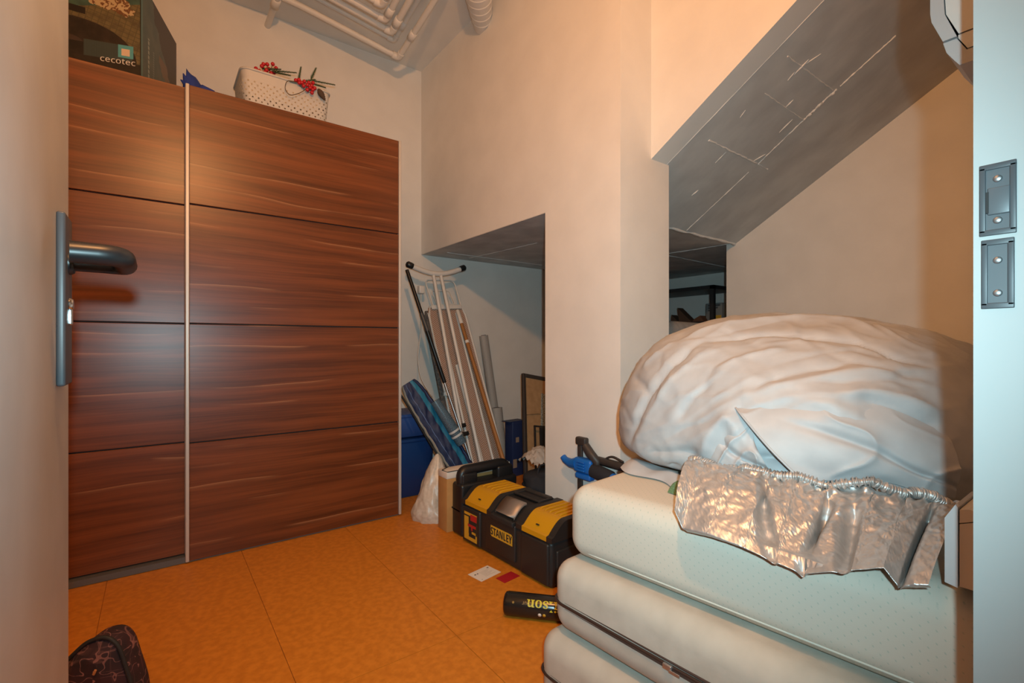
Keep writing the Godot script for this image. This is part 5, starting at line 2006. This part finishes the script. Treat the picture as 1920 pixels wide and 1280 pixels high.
# ------------------------------------------------------------------ beyond the pier
func far_room() -> void:
	# grey foam slab on edge behind the heap
	rough_mat("grey_foam", lin(0.26, 0.25, 0.24), lin(0.32, 0.31, 0.30), 0.02, 221, 0.9, 2.0)
	var t := thing("grey_foam_slab", "grey foam slab standing on edge behind the covered heap", "mattress", Vector3(1.88, 0, -1.60), Basis(Vector3(0, 0, 1), deg_to_rad(-0.8)))
	var st := begin()
	rbox(st, Vector3(0.5, 0.53, 0.0), Vector3(0.98, 1.045, 0.15), 0.06, Basis(), 4)
	obj("body", st, M.grey_foam, t)
	# black shelf rack
	t = thing("shelf_rack", "black metal shelf rack far back beyond the pier", "shelf", Vector3(3.55, 0, -2.95))
	mat("rack_black", lin(0.02, 0.022, 0.025), 0.45)
	for q in [[0, 0], [0.36, 0], [0, 0.85], [0.36, 0.85]]:
		st = begin()
		box(st, Vector3(q[0] - 0.016, 0, q[1] - 0.016), Vector3(q[0] + 0.016, 1.385, q[1] + 0.016))
		obj("post", st, M.rack_black, t)
	for y in [0.12, 0.62, 1.075, 1.36]:
		st = begin()
		box(st, Vector3(-0.016, y, -0.016), Vector3(0.376, y + 0.03, 0.866))
		obj("shelf_board", st, M.rack_black, t)
	# brown card wedges and a carton on the rack
	mat("brown_card", lin(0.12, 0.055, 0.028), 0.8)
	var says := ["tall brown card wedge on the far shelf rack", "smaller brown card wedge beside the tall one on the rack", "short brown card corner near the carton on the rack"]
	var ws := [[Vector3(3.57, 1.105, -2.40), [Vector2(-0.02, 0), Vector2(-0.035, 0.125), Vector2(0.10, 0)]], [Vector3(3.60, 1.105, -2.50), [Vector2(-0.02, 0), Vector2(-0.015, 0.07), Vector2(0.06, 0)]], [Vector3(3.58, 1.105, -2.25), [Vector2(-0.05, 0), Vector2(-0.03, 0.025), Vector2(0.02, 0.05), Vector2(0.055, 0)]]]
	for k in 3:
		st = begin()
		extrude(st, PackedVector2Array(ws[k][1]), 0.08, Transform3D(Basis(Vector3(0, 0, 1), Vector3(0, 1, 0), Vector3(1, 0, 0)), ws[k][0]))
		tag(obj("card_wedge", st, M.brown_card), says[k], "cardboard", "brown card wedges on the rack")
	t = thing("shelf_carton", "small pale carton with yellow foot on the far shelf rack", "box", Vector3(3.70, 1.105, -2.18))
	mat("carton_pale", lin(0.20, 0.22, 0.22), 0.6)
	st = begin()
	rbox(st, Vector3(0, 0.075, 0.03), Vector3(0.10, 0.15, 0.14), 0.002, Basis(), 1)
	obj("carton", st, M.carton_pale, t)
	st = begin()
	box(st, Vector3(-0.0505, 0.005, 0.0), Vector3(-0.05, 0.05, 0.095))
	obj("yellow_field", st, M.label_yellow, t)
	st = begin()
	for k in 3:
		box(st, Vector3(-0.0505, 0.125 - 0.02 * k, -0.02), Vector3(-0.05, 0.137 - 0.02 * k, 0.085 - 0.02 * k))
	obj("dark_print", st, M.plate_grey, t)
	# plastic box fixed to the wall just past the door frame
	t = thing("wall_box", "white and grey plastic wall box fixed high beside the door frame", "wall box", Vector3(0.85, 1.288, -0.116))
	mat("unit_white", lin(0.52, 0.52, 0.50), 0.4)
	mat("unit_grey", lin(0.36, 0.36, 0.36), 0.45)
	var side := Transform3D(Basis(Vector3(0, 0, 1), Vector3(0, 1, 0), Vector3(1, 0, 0)), Vector3.ZERO)
	st = begin()
	extrude(st, PackedVector2Array([Vector2(-0.0, 0.042), Vector2(-0.039, 0.042), Vector2(-0.0515, 0.074), Vector2(-0.0525, 0.095), Vector2(-0.0525, 0.26), Vector2(0.0, 0.26)]), 0.10, side)
	obj("housing", st, M.unit_white, t)
	st = begin()
	extrude(st, PackedVector2Array([Vector2(-0.0535, 0.26), Vector2(-0.0535, 0.094), Vector2(-0.0525, 0.074), Vector2(-0.0405, 0.0385), Vector2(-0.0545, 0.0385), Vector2(-0.066, 0.070), Vector2(-0.0675, 0.082), Vector2(-0.0675, 0.26)]), 0.104, side.translated(Vector3(-0.002, 0, 0)))
	obj("front_cover", st, M.unit_grey, t)
	st = begin()
	extrude(st, PackedVector2Array([Vector2(-0.0, 0.019), Vector2(-0.0305, 0.019), Vector2(-0.0395, 0.0365), Vector2(-0.0395, 0.0405), Vector2(-0.0, 0.0405)]), 0.099, side.translated(Vector3(0.001, 0, 0)))
	obj("lower_band", st, M.unit_white, t)
	st = begin()
	extrude(st, PackedVector2Array([Vector2(0.0, 0.0), Vector2(-0.028, 0.0), Vector2(-0.038, 0.0), Vector2(-0.043, 0.008), Vector2(-0.051, 0.022), Vector2(-0.0545, 0.0365), Vector2(-0.041, 0.0365), Vector2(-0.031, 0.017), Vector2(0.0, 0.017)]), 0.098, side.translated(Vector3(0.0, 0, 0)))
	obj("foot_cover", st, M.unit_grey, t)

# ------------------------------------------------------------------ lamps
func lamps() -> void:
	# bulkhead lamp over the door, on the wall behind the camera
	var t := thing("bulkhead_lamp", "round bulkhead lamp glowing on the wall above the doorway", "lamp", Vector3(0.17, 2.27, -0.115))
	var xf := Transform3D(Basis(Vector3(1, 0, 0), Vector3(0, 0, -1), Vector3(0, 1, 0)), Vector3.ZERO)
	var st := begin()
	lathe(st, [[0.0, 0.0], [0.11, 0.0], [0.115, 0.012], [0.105, 0.03], [0.0, 0.03]], 32, xf)
	obj("base", st, M.white_enamel, t)
	st = begin()
	lathe(st, [[0.098, 0.03], [0.095, 0.05], [0.075, 0.072], [0.04, 0.084], [0.0, 0.088]], 32, xf)
	var gm := mat("lamp_glow", lin(0.9, 0.8, 0.7), 0.4)
	gm.emission_enabled = true
	gm.emission = Color(1.0, 0.72, 0.45)
	gm.emission_energy_multiplier = 1.5
	obj("glass_lamp", st, gm, t)
	# the flash on its stand
	t = thing("flash_stand", "small flash head on a black tripod in the doorway", "flash", Vector3(0.0, 0, 0.105))
	st = begin()
	rbox(st, Vector3(0, 0.985, 0), Vector3(0.075, 0.05, 0.06), 0.006, Basis(Vector3.UP, deg_to_rad(YAW)))
	obj("head", st, M.matt_black, t)
	st = begin()
	rbox(st, Vector3(0.6, 0, -0.8).normalized() * 0.031 + Vector3(0, 0.985, 0), Vector3(0.06, 0.036, 0.003), 0.001, Basis(Vector3.UP, deg_to_rad(YAW)), 1)
	var fm := mat("flash_glow", lin(0.9, 0.9, 0.9), 0.4)
	fm.emission_enabled = true
	fm.emission = Color(0.85, 0.97, 1.0)
	fm.emission_energy_multiplier = 1.0
	obj("flash_lamp_face", st, fm, t)
	st = begin()
	bar(st, Vector3(0, 0.45, 0), Vector3(0, 0.965, 0), 0.009, 10)
	obj("column", st, M.matt_black, t)
	for k in 3:
		var an := deg_to_rad(90.0 + 120.0 * k)
		st = begin()
		bar(st, Vector3(0, 0.50, 0), Vector3(cos(an) * 0.10, 0.0, absf(sin(an)) * 0.22), 0.008, 8)
		obj("leg", st, M.matt_black, t)
